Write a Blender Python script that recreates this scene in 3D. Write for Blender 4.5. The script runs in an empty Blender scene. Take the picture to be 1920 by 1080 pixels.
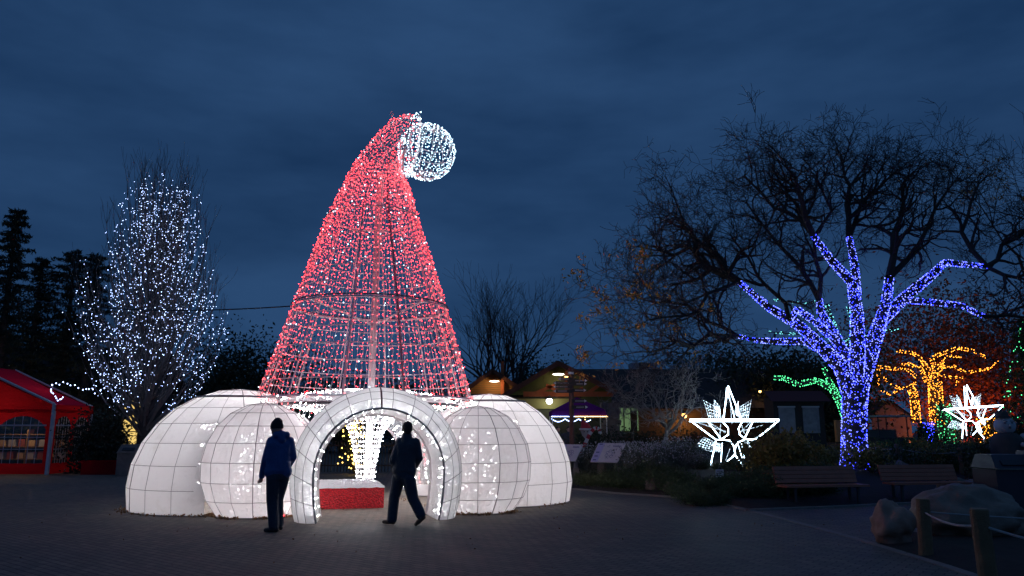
import bpy, math, random
from mathutils import Vector, Matrix, Euler, noise
R = math.radians
rnd = random.Random(7)
scene = bpy.context.scene
COL = scene.collection

# ------------------------------------------------------------------ camera, sky, exposure
CAM_H, FPX = 1.6, 1400.0
PITCH = math.atan(270 / FPX)
cd = bpy.data.cameras.new('camera'); cd.sensor_width = 36; cd.lens = FPX / 1920 * 36
cd.clip_start = 0.1; cd.clip_end = 3000
cam = bpy.data.objects.new('camera', cd); COL.objects.link(cam)
cam.location = (0, 0, CAM_H); cam.rotation_euler = (R(90) + PITCH, 0, 0)
scene.camera = cam

w = bpy.data.worlds.new('World'); scene.world = w; w.use_nodes = True
nt = w.node_tree; nt.nodes.clear()
def wn(t, **k):
    n = nt.nodes.new(t)
    for a, b in k.items(): setattr(n, a, b)
    return n
SKY_STRENGTH = 0.099
sky = wn('ShaderNodeTexSky', sky_type='NISHITA', sun_disc=False, sun_elevation=R(-3.5), sun_rotation=R(150), air_density=1.0, dust_density=0.3, ozone_density=4.0)
tc = wn('ShaderNodeTexCoord')
mp = wn('ShaderNodeMapping'); mp.inputs['Scale'].default_value = (1.0, 1.0, 3.2)
nz = wn('ShaderNodeTexNoise'); nz.inputs['Scale'].default_value = 1.9; nz.inputs['Detail'].default_value = 5; nz.inputs['Roughness'].default_value = 0.58
cr = wn('ShaderNodeMapRange'); cr.inputs['From Min'].default_value = 0.33; cr.inputs['From Max'].default_value = 0.68
cr.inputs['To Min'].default_value = 0.0; cr.inputs['To Max'].default_value = 1.0
# overcast dusk: a cloud sheet lit evenly by the blue twilight, with thinner and thicker parts
mixc = wn('ShaderNodeMix', data_type='RGBA')
mixc.inputs['A'].default_value = (0.088, 0.335, 0.93, 1); mixc.inputs['B'].default_value = (0.225, 0.66, 1.62, 1)
addn = wn('ShaderNodeMix', data_type='RGBA', blend_type='ADD'); addn.inputs['Factor'].default_value = 1.0
bg = wn('ShaderNodeBackground'); bg.inputs['Strength'].default_value = SKY_STRENGTH
ow = wn('ShaderNodeOutputWorld')
nt.links.new(tc.outputs['Generated'], mp.inputs['Vector']); nt.links.new(mp.outputs[0], nz.inputs['Vector'])
nt.links.new(nz.outputs['Fac'], cr.inputs['Value']); nt.links.new(cr.outputs[0], mixc.inputs['Factor'])
nt.links.new(mixc.outputs['Result'], addn.inputs['A']); nt.links.new(sky.outputs[0], addn.inputs['B'])
nt.links.new(addn.outputs['Result'], bg.inputs['Color']); nt.links.new(bg.outputs[0], ow.inputs['Surface'])

sl = bpy.data.lights.new('sun', 'SUN'); sl.energy = 0.012; sl.angle = R(40); sl.color = (0.75, 0.85, 1.0)
so = bpy.data.objects.new('sun', sl); COL.objects.link(so); so.rotation_euler = (R(35), 0, R(150))
vs = scene.view_settings; vs.view_transform = 'Standard'; vs.look = 'None'; vs.exposure = 0.0; vs.gamma = 1.0; vs.use_curve_mapping = False
cy = scene.cycles
cy.use_denoising = True; cy.sample_clamp_indirect = 3.0; cy.max_bounces = 8; cy.transparent_max_bounces = 24; cy.transmission_bounces = 6
cy.use_light_tree = True

# ------------------------------------------------------------------ pixel helpers (a pixel gives a direction, the distance is stated)
_c, _s = math.cos(PITCH), math.sin(PITCH)
def ray(px, py):
    u, v = px - 960, 540 - py
    return u, FPX * _c - v * _s, v * _c + FPX * _s
def P(px, py, Y):
    u, f, z = ray(px, py); t = Y / f
    return Vector((u * t, Y, CAM_H + z * t))
def Gp(px, py, z=0.0):
    u, f, q = ray(px, py); t = (z - CAM_H) / q
    return Vector((u * t, f * t, z))
def sm(a, b, x):
    t = max(0, min(1, (x - a) / (b - a))); return t * t * (3 - 2 * t)
KERB = [Gp(1030, 905), Gp(1075, 917), Gp(1150, 925), Gp(1290, 934), Gp(1340, 943), Gp(1400, 957), Gp(1560, 951), Gp(1700, 944), Gp(1930, 938), Gp(2250, 930)]
def kerb_y(x):
    if x <= KERB[0].x: return KERB[0].y + (KERB[0].x - x) * 3
    for a, b in zip(KERB, KERB[1:]):
        if a.x <= x <= b.x and b.x > a.x: return a.y + (b.y - a.y) * (x - a.x) / (b.x - a.x)
    return KERB[-1].y
def hgt(x, y):
    k = kerb_y(x); d = y - k
    if d <= 0: return 0.0
    return (0.12 * sm(0, 0.5, d) + 0.42 * sm(0.3, 5.5, d) + 0.5 * sm(6, 18, d)) * sm(0.5, 5, x)

# ------------------------------------------------------------------ materials
MATS = {}
def mat(name, col, rough=0.8, var=0.0, vscale=6.0, bump=0.0, bscale=40.0, metal=0.0, spec=None, sheen=0.0):
    if name in MATS: return MATS[name]
    m = bpy.data.materials.new(name); m.use_nodes = True; t = m.node_tree
    b = t.nodes['Principled BSDF']; b.inputs['Base Color'].default_value = (*col, 1)
    b.inputs['Roughness'].default_value = rough; b.inputs['Metallic'].default_value = metal
    if spec is not None: b.inputs['Specular IOR Level'].default_value = spec
    if sheen: b.inputs['Sheen Weight'].default_value = sheen
    co = t.nodes.new('ShaderNodeTexCoord')
    if var:
        n = t.nodes.new('ShaderNodeTexNoise'); n.inputs['Scale'].default_value = vscale; n.inputs['Detail'].default_value = 6
        t.links.new(co.outputs['Object'], n.inputs['Vector'])
        mx = t.nodes.new('ShaderNodeMix'); mx.data_type = 'RGBA'
        mx.inputs['A'].default_value = (*[c * (1 - var) for c in col], 1); mx.inputs['B'].default_value = (*[min(1, c * (1 + var)) for c in col], 1)
        t.links.new(n.outputs['Fac'], mx.inputs['Factor']); t.links.new(mx.outputs['Result'], b.inputs['Base Color'])
    if bump:
        n2 = t.nodes.new('ShaderNodeTexNoise'); n2.inputs['Scale'].default_value = bscale; n2.inputs['Detail'].default_value = 4
        t.links.new(co.outputs['Object'], n2.inputs['Vector'])
        bp = t.nodes.new('ShaderNodeBump'); bp.inputs['Strength'].default_value = bump; bp.inputs['Distance'].default_value = 0.03
        t.links.new(n2.outputs['Fac'], bp.inputs['Height']); t.links.new(bp.outputs[0], b.inputs['Normal'])
    MATS[name] = m; return m
def glow(name, col, strength, sample=True):
    if name in MATS: return MATS[name]
    m = bpy.data.materials.new(name); m.use_nodes = True; t = m.node_tree; t.nodes.clear()
    e = t.nodes.new('ShaderNodeEmission'); e.inputs['Color'].default_value = (*col, 1); e.inputs['Strength'].default_value = strength
    o = t.nodes.new('ShaderNodeOutputMaterial'); t.links.new(e.outputs[0], o.inputs['Surface'])
    if not sample: m.cycles.emission_sampling = 'NONE'
    MATS[name] = m; return m
def fabric(name, col, trans=0.55, see=0.1, stain=0.25):
    if name in MATS: return MATS[name]
    m = bpy.data.materials.new(name); m.use_nodes = True; t = m.node_tree; t.nodes.clear()
    N = t.nodes.new; L = t.links.new
    co = N('ShaderNodeTexCoord'); n = N('ShaderNodeTexNoise'); n.inputs['Scale'].default_value = 1.3; n.inputs['Detail'].default_value = 8; n.inputs['Roughness'].default_value = 0.7
    L(co.outputs['Object'], n.inputs['Vector'])
    rp = N('ShaderNodeMapRange'); rp.inputs['From Min'].default_value = 0.52; rp.inputs['From Max'].default_value = 0.78; L(n.outputs['Fac'], rp.inputs['Value'])
    rm = N('ShaderNodeMath'); rm.operation = 'MULTIPLY'; rm.inputs[1].default_value = stain; L(rp.outputs[0], rm.inputs[0])
    mx = N('ShaderNodeMix'); mx.data_type = 'RGBA'; mx.inputs['A'].default_value = (*col, 1); mx.inputs['B'].default_value = (0.42, 0.36, 0.28, 1); L(rm.outputs[0], mx.inputs['Factor'])
    wv = N('ShaderNodeTexNoise'); wv.inputs['Scale'].default_value = 9; wv.inputs['Detail'].default_value = 3; L(co.outputs['Object'], wv.inputs['Vector'])
    bp = N('ShaderNodeBump'); bp.inputs['Strength'].default_value = 0.55; bp.inputs['Distance'].default_value = 0.05; L(wv.outputs['Fac'], bp.inputs['Height'])
    d = N('ShaderNodeBsdfDiffuse'); tr = N('ShaderNodeBsdfTranslucent'); tp = N('ShaderNodeBsdfTransparent')
    for s_ in (d, tr): L(mx.outputs['Result'], s_.inputs['Color']); L(bp.outputs[0], s_.inputs['Normal'])
    a = N('ShaderNodeMixShader'); a.inputs[0].default_value = trans; L(d.outputs[0], a.inputs[1]); L(tr.outputs[0], a.inputs[2])
    b = N('ShaderNodeMixShader'); b.inputs[0].default_value = see; L(a.outputs[0], b.inputs[1]); L(tp.outputs[0], b.inputs[2])
    o = N('ShaderNodeOutputMaterial'); L(b.outputs[0], o.inputs['Surface'])
    MATS[name] = m; return m

BARK = mat('bark', (0.075, 0.06, 0.05), 0.9, 0.35, 8, 0.6, 25)
TWIG = mat('twig', (0.06, 0.045, 0.038), 0.9)
PALEBARK = mat('pale_bark', (0.2, 0.18, 0.17), 0.9, 0.3, 8)
WIRE = mat('frame_metal', (0.85, 0.8, 0.8), 0.45)
POLE = mat('painted_pole', (0.88, 0.84, 0.84), 0.5)
DARKM = mat('dark_metal', (0.03, 0.032, 0.04), 0.5)
SEAM = mat('seam_wire', (0.2, 0.2, 0.21), 0.7)
WHITECLOTH = fabric('white_fabric', (0.86, 0.86, 0.86), 0.55, 0.03, 0.45)
SHEER = fabric('sheer_fabric', (0.86, 0.86, 0.86), 0.55, 0.035, 0.25)
LED_W = glow('led_white', (0.97, 0.95, 0.98), 135.0)
LED_F = glow('led_fountain', (0.9, 0.95, 1.0), 55.0)
LED_WW = glow('led_cool_white', (0.6, 0.86, 1.0), 9.0)
LED_R = glow('led_red', (1.0, 0.045, 0.05), 22.0)
LED_B = glow('led_blue', (0.03, 0.045, 1.0), 9.0)
LED_BW = glow('led_blue_white', (0.2, 0.24, 1.0), 5.0)
LED_T = glow('led_tree_white', (0.42, 0.56, 1.0), 7.5)
LED_G = glow('led_green', (0.1, 1.0, 0.35), 3.5)
LED_C = glow('led_teal', (0.2, 0.85, 0.9), 3.0)
LED_O = glow('led_amber', (1.0, 0.3, 0.025), 9.0)
LED_RED2 = glow('led_deep_red', (1.0, 0.05, 0.05), 3.0)
ROPE = glow('rope_light', (0.6, 0.84, 1.0), 14.0)

# ------------------------------------------------------------------ mesh builder
class MB:
    def __init__(s): s.v = []; s.f = []; s.m = []; s.mi = 0
    def add(s, vs_, fs):
        o = len(s.v); s.v += [tuple(x) for x in vs_]; s.f += [tuple(i + o for i in f) for f in fs]; s.m += [s.mi] * len(fs)
    def box(s, c, size, rz=0.0, M=None):
        x, y, z = [a / 2 for a in size]
        q = [Vector((i * x, j * y, k * z)) for k in (-1, 1) for j in (-1, 1) for i in (-1, 1)]
        T = M if M is not None else Matrix.Rotation(rz, 3, 'Z')
        s.add([Vector(c) + T @ a for a in q], [(0, 2, 3, 1), (4, 5, 7, 6), (0, 1, 5, 4), (2, 6, 7, 3), (0, 4, 6, 2), (1, 3, 7, 5)])
    def bar(s, a, b, wdt, hgt_):
        a, b = Vector(a), Vector(b); d = (b - a); L = d.length; d.normalize()
        up = Vector((0, 0, 1)) if abs(d.z) < 0.95 else Vector((0, 1, 0))
        sx = d.cross(up).normalized(); sz = sx.cross(d).normalized()
        s.box((a + b) / 2, (L, wdt, hgt_), M=Matrix((d, sx, sz)).transposed())
    def tube(s, pts, rad, n=6, cap=True, closed=False):
        pts = [Vector(p) for p in pts]; k = len(pts)
        rs = rad if isinstance(rad, (list, tuple)) else [rad] * k
        vs_ = []; fs = []; prev = None
        for i, p in enumerate(pts):
            if closed: d = pts[(i + 1) % k] - pts[i - 1]
            else: d = pts[min(i + 1, k - 1)] - pts[max(i - 1, 0)]
            if d.length < 1e-9: d = Vector((0, 0, 1))
            d.normalize()
            if prev is None:
                a = Vector((1, 0, 0)) if abs(d.x) < 0.7 else Vector((0, 1, 0)); u = d.cross(a).normalized()
            else:
                u = prev - d * prev.dot(d)
                u = u.normalized() if u.length > 1e-6 else d.orthogonal().normalized()
            prev = u; q = d.cross(u)
            for j in range(n):
                t = 2 * math.pi * j / n; vs_.append(p + (u * math.cos(t) + q * math.sin(t)) * rs[i])
        for i in range(k if closed else k - 1):
            i2 = (i + 1) % k
            for j in range(n): fs.append((i * n + j, i * n + (j + 1) % n, i2 * n + (j + 1) % n, i2 * n + j))
        if cap and not closed and n > 2: fs += [tuple(range(n - 1, -1, -1)), tuple((k - 1) * n + j for j in range(n))]
        s.add(vs_, fs)
    def lathe(s, c, prof, n=24, a0=0.0, a1=2 * math.pi):
        full = abs(a1 - a0 - 2 * math.pi) < 1e-6; m = n if full else n + 1; vs_ = []; fs = []
        for r, z in prof:
            for j in range(m):
                t = a0 + (a1 - a0) * j / n; vs_.append((c[0] + r * math.cos(t), c[1] + r * math.sin(t), c[2] + z))
        for i in range(len(prof) - 1):
            for j in range(n):
                j2 = (j + 1) % m; fs.append((i * m + j, i * m + j2, (i + 1) * m + j2, (i + 1) * m + j))
        s.add(vs_, fs)
    def octa(s, c, r):
        x, y, z = c
        s.add([(x + r, y, z), (x - r, y, z), (x, y + r, z), (x, y - r, z), (x, y, z + r), (x, y, z - r)],
              [(0, 2, 4), (2, 1, 4), (1, 3, 4), (3, 0, 4), (2, 0, 5), (1, 2, 5), (3, 1, 5), (0, 3, 5)])
    def leaf(s, c, size, r_=rnd, asp=0.55):
        d = Vector((r_.gauss(0, 1), r_.gauss(0, 1), r_.gauss(0, 1))).normalized(); u = d.orthogonal().normalized()
        u = Matrix.Rotation(r_.random() * 6.28, 3, d) @ u; q = d.cross(u); c = Vector(c)
        s.add([c - u * size * .5, c + q * size * asp * .5, c + u * size * .5 + d * size * .15, c - q * size * asp * .5], [(0, 1, 2, 3)])
    def quad(s, a, b, c, d): s.add([a, b, c, d], [(0, 1, 2, 3)])
    def sphere(s, c, r, n=12, m=8):
        rx, ry, rz = r if isinstance(r, (tuple, list)) else (r, r, r); vs_ = []; fs = []
        for i in range(m + 1):
            a = math.pi * i / m
            for j in range(n):
                t = 2 * math.pi * j / n; vs_.append((c[0] + rx * math.sin(a) * math.cos(t), c[1] + ry * math.sin(a) * math.sin(t), c[2] + rz * math.cos(a)))
        for i in range(m):
            for j in range(n): fs.append((i * n + j, (i + 1) * n + j, (i + 1) * n + (j + 1) % n, i * n + (j + 1) % n))
        s.add(vs_, fs)
    def build(s, name, mats, parent=None, smooth=False, kind=None):
        me = bpy.data.meshes.new(name); me.from_pydata(s.v, [], s.f)
        for m in (mats if isinstance(mats, (list, tuple)) else [mats]): me.materials.append(m)
        if len(set(s.m)) > 1: me.polygons.foreach_set('material_index', s.m)
        if smooth: me.polygons.foreach_set('use_smooth', [True] * len(me.polygons))
        me.update()
        o = bpy.data.objects.new(name, me); COL.objects.link(o)
        if parent: o.parent = parent; o.matrix_parent_inverse = parent.matrix_world.inverted() if parent.type != 'EMPTY' else Matrix.Translation(parent.location * -1) if parent.rotation_euler.z == 0 else parent.matrix_basis.inverted()
        if kind: o['kind'] = kind
        return o
def tag(o, label, cat, group=None, kind=None):
    if label: o['label'] = label
    if cat: o['category'] = cat
    if group: o['group'] = group
    if kind: o['kind'] = kind
    return o
def thing(name, loc, label, cat, group=None, local=False):
    o = bpy.data.objects.new(name, None); COL.objects.link(o); o.location = loc; o.empty_display_size = 0.2
    return tag(o, label, cat, group)
def one(mb, name, m, label, cat, group=None, kind=None, smooth=False):
    return tag(mb.build(name, m, None, smooth), label, cat, group, kind)
def lamp(parent, loc, power, col, rad=0.05, name='lamp_light'):
    l = bpy.data.lights.new(name, 'POINT'); l.energy = power; l.color = col; l.shadow_soft_size = rad
    o = bpy.data.objects.new(name, l); COL.objects.link(o); o.location = loc
    o.parent = parent; o.matrix_parent_inverse = Matrix.Translation(parent.location * -1)
    return o
def copy_tree(src, loc, rz=0.0, scale=1.0, label=None):
    r_ = src.copy(); COL.objects.link(r_); r_.location = loc; r_.rotation_euler = (0, 0, rz); r_.scale = (scale,) * 3
    if label: r_['label'] = label
    for ch in src.children:
        c = ch.copy(); COL.objects.link(c); c.parent = r_; c.matrix_parent_inverse = ch.matrix_parent_inverse.copy()
    return r_
#PART2
# ------------------------------------------------------------------ ground, plaza, bed
def paving():
    m = bpy.data.materials.new('paving'); m.use_nodes = True; t = m.node_tree; b = t.nodes['Principled BSDF']; N = t.nodes.new; L = t.links.new
    co = N('ShaderNodeTexCoord'); mp = N('ShaderNodeMapping'); mp.inputs['Rotation'].default_value = (0, 0, R(38)); L(co.outputs['Object'], mp.inputs['Vector'])
    br = N('ShaderNodeTexBrick'); br.inputs['Scale'].default_value = 1.0; br.inputs['Brick Width'].default_value = 0.22; br.inputs['Row Height'].default_value = 0.11
    br.inputs['Mortar Size'].default_value = 0.009; br.inputs['Mortar Smooth'].default_value = 0.4
    br.inputs['Color1'].default_value = (0.23, 0.19, 0.145, 1); br.inputs['Color2'].default_value = (0.15, 0.125, 0.1, 1); br.inputs['Mortar'].default_value = (0.035, 0.033, 0.03, 1)
    L(mp.outputs[0], br.inputs['Vector'])
    n = N('ShaderNodeTexNoise'); n.inputs['Scale'].default_value = 0.55; n.inputs['Detail'].default_value = 7; n.inputs['Roughness'].default_value = 0.65; L(co.outputs['Object'], n.inputs['Vector'])
    mr = N('ShaderNodeMapRange'); mr.inputs['From Min'].default_value = 0.3; mr.inputs['From Max'].default_value = 0.7; mr.inputs['To Min'].default_value = 0.55; mr.inputs['To Max'].default_value = 1.3; L(n.outputs['Fac'], mr.inputs['Value'])
    n2 = N('ShaderNodeTexNoise'); n2.inputs['Scale'].default_value = 60; n2.inputs['Detail'].default_value = 3; L(co.outputs['Object'], n2.inputs['Vector'])
    mr2 = N('ShaderNodeMapRange'); mr2.inputs['To Min'].default_value = 0.6; mr2.inputs['To Max'].default_value = 1.4; L(n2.outputs['Fac'], mr2.inputs['Value'])
    mu = N('ShaderNodeMath'); mu.operation = 'MULTIPLY'; L(mr.outputs[0], mu.inputs[0]); L(mr2.outputs[0], mu.inputs[1])
    mx = N('ShaderNodeMix'); mx.data_type = 'RGBA'; mx.blend_type = 'MULTIPLY'; mx.inputs['Factor'].default_value = 1; L(br.outputs['Color'], mx.inputs['A']); L(mu.outputs[0], mx.inputs['B'])
    L(mx.outputs['Result'], b.inputs['Base Color'])
    rr = N('ShaderNodeMapRange'); rr.inputs['From Min'].default_value = 0.35; rr.inputs['From Max'].default_value = 0.65; rr.inputs['To Min'].default_value = 0.62; rr.inputs['To Max'].default_value = 0.85; L(n.outputs['Fac'], rr.inputs['Value']); L(rr.outputs[0], b.inputs['Roughness'])
    ad = N('ShaderNodeMath'); ad.operation = 'ADD'; L(br.outputs['Fac'], ad.inputs[0])
    m3 = N('ShaderNodeMath'); m3.operation = 'MULTIPLY'; m3.inputs[1].default_value = -0.6; L(n2.outputs['Fac'], m3.inputs[0]); L(m3.outputs[0], ad.inputs[1])
    bp = N('ShaderNodeBump'); bp.invert = True; bp.inputs['Strength'].default_value = 0.7; bp.inputs['Distance'].default_value = 0.01; L(ad.outputs[0], bp.inputs['Height']); L(bp.outputs[0], b.inputs['Normal'])
    return m
PAVE = paving()
SOIL = mat('soil', (0.035, 0.027, 0.02), 0.95, 0.5, 5, 0.8, 30)
m = MB(); m.quad((-900, -200, -0.004), (900, -200, -0.004), (900, 1600, -0.004), (-900, 1600, -0.004)); one(m, 'ground', mat('asphalt', (0.045, 0.045, 0.048), 0.85, 0.3, 0.5, 0.4, 50), 'dark asphalt ground reaching past the buildings', 'ground', kind='structure')
m = MB(); m.quad((-45, -8, 0), (45, -8, 0), (45, 58, 0), (-45, 58, 0)); one(m, 'plaza', PAVE, 'grey brown brick paved plaza', 'paving', kind='structure')
m = MB(); xs = [0.4 + 0.45 * i for i in range(110)]; ys = [0, 0.03, 0.25, 0.5, 0.9, 1.6, 2.4, 3.5, 5, 7, 10, 14, 19, 26, 36]
for i in range(len(xs)):
    for d in ys:
        y = kerb_y(xs[i]) + d; m.v.append((xs[i], y, hgt(xs[i], y) + 0.012 + (0.05 * noise.noise(Vector((xs[i] * 1.3, y * 1.3, 0))) if d > .4 else 0)))
nn = len(ys); m.f = [(i * nn + j, (i + 1) * nn + j, (i + 1) * nn + j + 1, i * nn + j + 1) for i in range(len(xs) - 1) for j in range(nn - 1)]; m.m = [0] * len(m.f)
one(m, 'planting_bed', SOIL, 'rising dark soil bed behind the pavement edge', 'bed', kind='structure', smooth=True)
EDGE = mat('edging_stone', (0.26, 0.23, 0.2), 0.85, 0.3, 7, 0.3, 60)
def strip(pts, wdt, z0, z1, name, label, cat):
    root = thing(name, (pts[0][0], pts[0][1], 0), label, cat); root['kind'] = 'structure'
    for a, b in zip(pts, pts[1:]):
        a, b = Vector((a[0], a[1], 0)), Vector((b[0], b[1], 0)); L = (b - a).length; n = max(1, round(L / 0.6)); d = (b - a) / n
        for i in range(n):
            q = MB(); p0, p1 = a + d * i, a + d * (i + 1); g = d.normalized() * 0.006
            q.bar(p0 + g + Vector((0, 0, (z0 + z1) / 2)), p1 - g + Vector((0, 0, (z0 + z1) / 2)), wdt, z1 - z0); q.build('edging_stone', EDGE, root)
strip([(p.x, p.y - 0.07) for p in KERB[1:9]], 0.12, -0.03, 0.035, 'kerb', 'low stone kerb along the planting bed', 'kerb')
strip([(4.86, 16.9), (5.1, 14.2), (5.24, 11.9), (5.26, 9.6), (5.18, 7.6), (5.0, 6.0)], 0.13, -0.03, 0.012, 'paving_edge', 'pale flat edging line set into the paving', 'edging')
m = MB(); pl = [(5.33, 11.35), (6.3, 12.6), (8.5, 13.1), (12, 13.2), (14, 9), (12, 3), (5.2, 3), (5.33, 9.6)]
m.v = [(x, y, 0.008) for x, y in pl] + [(x + (8.5 - x) * .2, y + (9 - y) * .2, 0.09) for x, y in pl]; k = len(pl)
m.f = [(i, i + k, (i + 1) % k + k, (i + 1) % k) for i in range(k)] + [tuple(range(2 * k - 1, k - 1, -1))]; m.m = [0] * len(m.f)
one(m, 'soil_bed', SOIL, 'dark mulch bed inside the rope fence', 'bed', kind='structure')

# ------------------------------------------------------------------ the giant lit hat
HC = Vector((-3.36, 17.7, 0)); AX = R(14.5)
def hdir(deg): a = R(deg) + AX; return Vector((math.sin(a), -math.cos(a), 0))      # 0 deg = out through the front arch
hat = thing('light_sculpture_hat', HC, 'giant red lit santa hat frame with glowing white pompom on its bent tip', 'light sculpture')
HY = 17.7
RINGS = [((None), 3.15, 0.02), ((None), 2.82, 1.15)]
def ring_lr(lp, rp):
    a, b = P(*lp, HY), P(*rp, HY); return (a + b) / 2, (b - a) / 2
rings = [(Vector((-3.36, HY, 0.02)), Vector((3.15, 0, 0))), (Vector((-3.36, HY, 1.15)), Vector((2.82, 0, 0)))]
for l, r_ in [((490, 750), (885, 750)), ((522, 665), (862, 665)), ((553, 580), (838, 580)), ((584, 496), (812, 494)), ((615, 412), (783, 408)), ((645, 352), (768, 350)), ((662, 315), (758, 335)),
              ((683, 285), (753, 328)), ((708, 254), (750, 325)), ((738, 228), (751, 323)), ((765, 219), (754, 325)), ((787, 221), (758, 329))]:
    rings.append(ring_lr(l, r_))
def hat_pt(t, ang):       # t in ring index units, ang measured from +u towards the camera
    i = max(0, min(len(rings) - 2, int(t))); f = t - i
    q = []
    for c, u in (rings[i], rings[i + 1]):
        q.append(c + u * math.cos(ang) + Vector((0, -u.length, 0)) * math.sin(ang))
    return q[0].lerp(q[1], f)
TMAX = len(rings) - 1
def hoop(t, n=48): return [hat_pt(t, 2 * math.pi * i / n) for i in range(n)]
ts_big = [2, 4, 6]
for t in [2, 4, 6]:
    m = MB(); m.tube(hoop(t), 0.026, 6, closed=True); m.build('main_hoop', POLE, hat, True)
for t in [1.0, 1.5, 2.35, 2.7, 3.05, 3.4, 3.7, 4.35, 4.7, 5.05, 5.4, 5.7, 6.4, 7, 7.5, 8, 8.6, 9.2, 10, 11, 12]:
    pts = hoop(t)
    m = MB()
    if t < 2:   # below the brim the hoops stop at the two doorways
        run = []
        for p in pts + pts[:1]:
            d = (p - HC); a = (math.degrees(math.atan2(d.x, -d.y)) - 14.5) % 180
            if min(a, 180 - a) > 28: run.append(p)
            else:
                if len(run) > 1: m.tube(run, 0.012, 4)
                run = []
        if len(run) > 1: m.tube(run, 0.012, 4)
    else: m.tube(pts, 0.011, 4, closed=True)
    m.build('hoop', WIRE, hat)
m = MB(); m.tube([p + (p - Vector((HC.x, HY, p.z))).normalized() * 0.03 for p in hoop(4.05)], 0.014, 5, closed=True); m.build('power_cable_loop', DARKM, hat)
m = MB(); m.tube(hoop(TMAX, 36), 0.03, 6, closed=True); m.build('tip_hoop', POLE, hat)
for k in range(12):
    a = 2 * math.pi * (k + 0.03) / 12
    m = MB(); m.tube([hat_pt(t, a).lerp(hat_pt(t, a + math.pi), .012) for t in [2, 3, 4, 5, 6, 7, 8, 9, 10, 11, 12, 13]], [0.03 if k in (2, 3) else 0.016] * 5 + [0.012] * 7, 5); m.build('rib', mat('grey_rib', (.25, .25, .3), .4) if k == 2 else POLE, hat)
m = MB(); m.tube([(HC.x + .05, HY - .1, 0.4), (HC.x + .1, HY - .1, 7.9)], 0.085, 8); m.build('mast', POLE, hat)
for a in (0.7, 2.2, 3.9, 5.3):
    m = MB(); m.tube([(HC.x + .08, HY - .1, 6.2 if a > 3 else 4.1), hat_pt(6 if a > 3 else 4, a)], 0.025, 5); m.build('brace', POLE, hat)
m = MB(); p = P(733, 232, HY); m.tube([p, P(733, 222, HY), P(738, 214, HY), P(734, 208, HY), P(731, 212, HY), P(735, 217, HY)], 0.012, 5); m.build('lifting_hook', WIRE, hat)
# light strings: thin cables down the cone with a bulb every few centimetres
cab = MB(); rb = MB(); wb = MB(); lw = MB(); NS = 98
for k in range(NS):
    a = 2 * math.pi * (k + 0.5 * rnd.random()) / NS
    p0 = hat_pt(1, a); d = p0 - HC; q = (math.degrees(math.atan2(d.x, -d.y)) - 14.5) % 180
    door = min(q, 180 - q) < 27
    t0 = 2.0 if door else 0.0
    top = TMAX if k % 2 == 0 else 8.5
    path = [hat_pt(t0 + (top - t0) * i / 60, a + 0.015 * math.sin(i * 1.7 + k)) for i in range(61)]
    cab.tube(path[::2], 0.0052, 3, cap=False)
    t = t0 + rnd.random() * 0.03
    while t < top:
        p1 = hat_pt(t, a); p2 = hat_pt(min(t + 0.02, TMAX), a); sp = (p2 - p1).length / 0.02
        off = Vector((rnd.gauss(0, .016), rnd.gauss(0, .016), rnd.gauss(0, .01)))
        z = p1.z
        if t < 2.0:
            if rnd.random() < 0.55: lw.octa(p1 + off, 0.0100)
            else: rb.octa(p1 + off, 0.010)
        elif rnd.random() < 0.055: wb.octa(p1 + off, 0.012)
        else: rb.octa(p1 + off, 0.0085)
        t += (0.115 + (0.05 if 2 < t < 4.6 else 0) + 0.03 * rnd.random()) / max(sp, 0.2)
cab.build('string_cable', mat('clear_cable', (0.85, 0.74, 0.74), 0.5), hat, kind='stuff')
rb.build('red_bulbs', LED_R, hat, kind='stuff'); wb.build('white_bulbs', LED_WW, hat, kind='stuff'); lw.build('curtain_bulbs', LED_W, hat, kind='stuff')
m = MB()
for i in range(60):
    p = hat_pt(TMAX - 0.15 * rnd.random(), rnd.random() * 6.283); m.octa(p + Vector((rnd.gauss(0, .03), rnd.gauss(0, .03), rnd.gauss(0, .03))), 0.02)
m.build('tip_bulbs', LED_WW, hat, kind='stuff')
# pompom
pc = P(800, 285, HY - 0.05); PR = 0.70
pom = MB(); M0 = Matrix.Rotation(R(12), 3, 'Y') @ Matrix.Rotation(R(-14), 3, 'X')
def sph(la, lo, r_=PR): return pc + M0 @ Vector((r_ * math.cos(la) * math.cos(lo), r_ * math.cos(la) * math.sin(lo), r_ * math.sin(la)))
for k in range(12): pom.tube([sph(R(-90 + 180 * i / 18), math.pi * k / 6) for i in range(19)], 0.011, 4)
for la in (-60, -36, -12, 12, 36, 60): pom.tube([sph(R(la), 2 * math.pi * i / 36) for i in range(36)], 0.011, 4, closed=True)
po = pom.build('pompom_frame', WIRE, hat)
m = MB()
for k in range(32):
    for i in range(34):
        la = R(-86 + 172 * (i + rnd.random() * .6) / 34)
        if rnd.random() < math.cos(la) * 0.85 + .1: m.octa(sph(la, math.pi * k / 16 + rnd.gauss(0, .02), PR + rnd.gauss(0.01, .01)), 0.0105)
o = m.build('pompom_bulbs', LED_WW, po, kind='stuff')
# supply cable from the dark trees to the hat
m = MB(); a, b = P(40, 560, 24), hat_pt(4.05, math.pi * 0.97); m.tube([a.lerp(b, i / 20) - Vector((0, 0, 0.9 * (i / 20) * (1 - i / 20))) for i in range(21)], 0.016, 5)
one(m, 'overhead_cable', DARKM, 'black cable strung through the air to the lit hat', 'cable')

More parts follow.
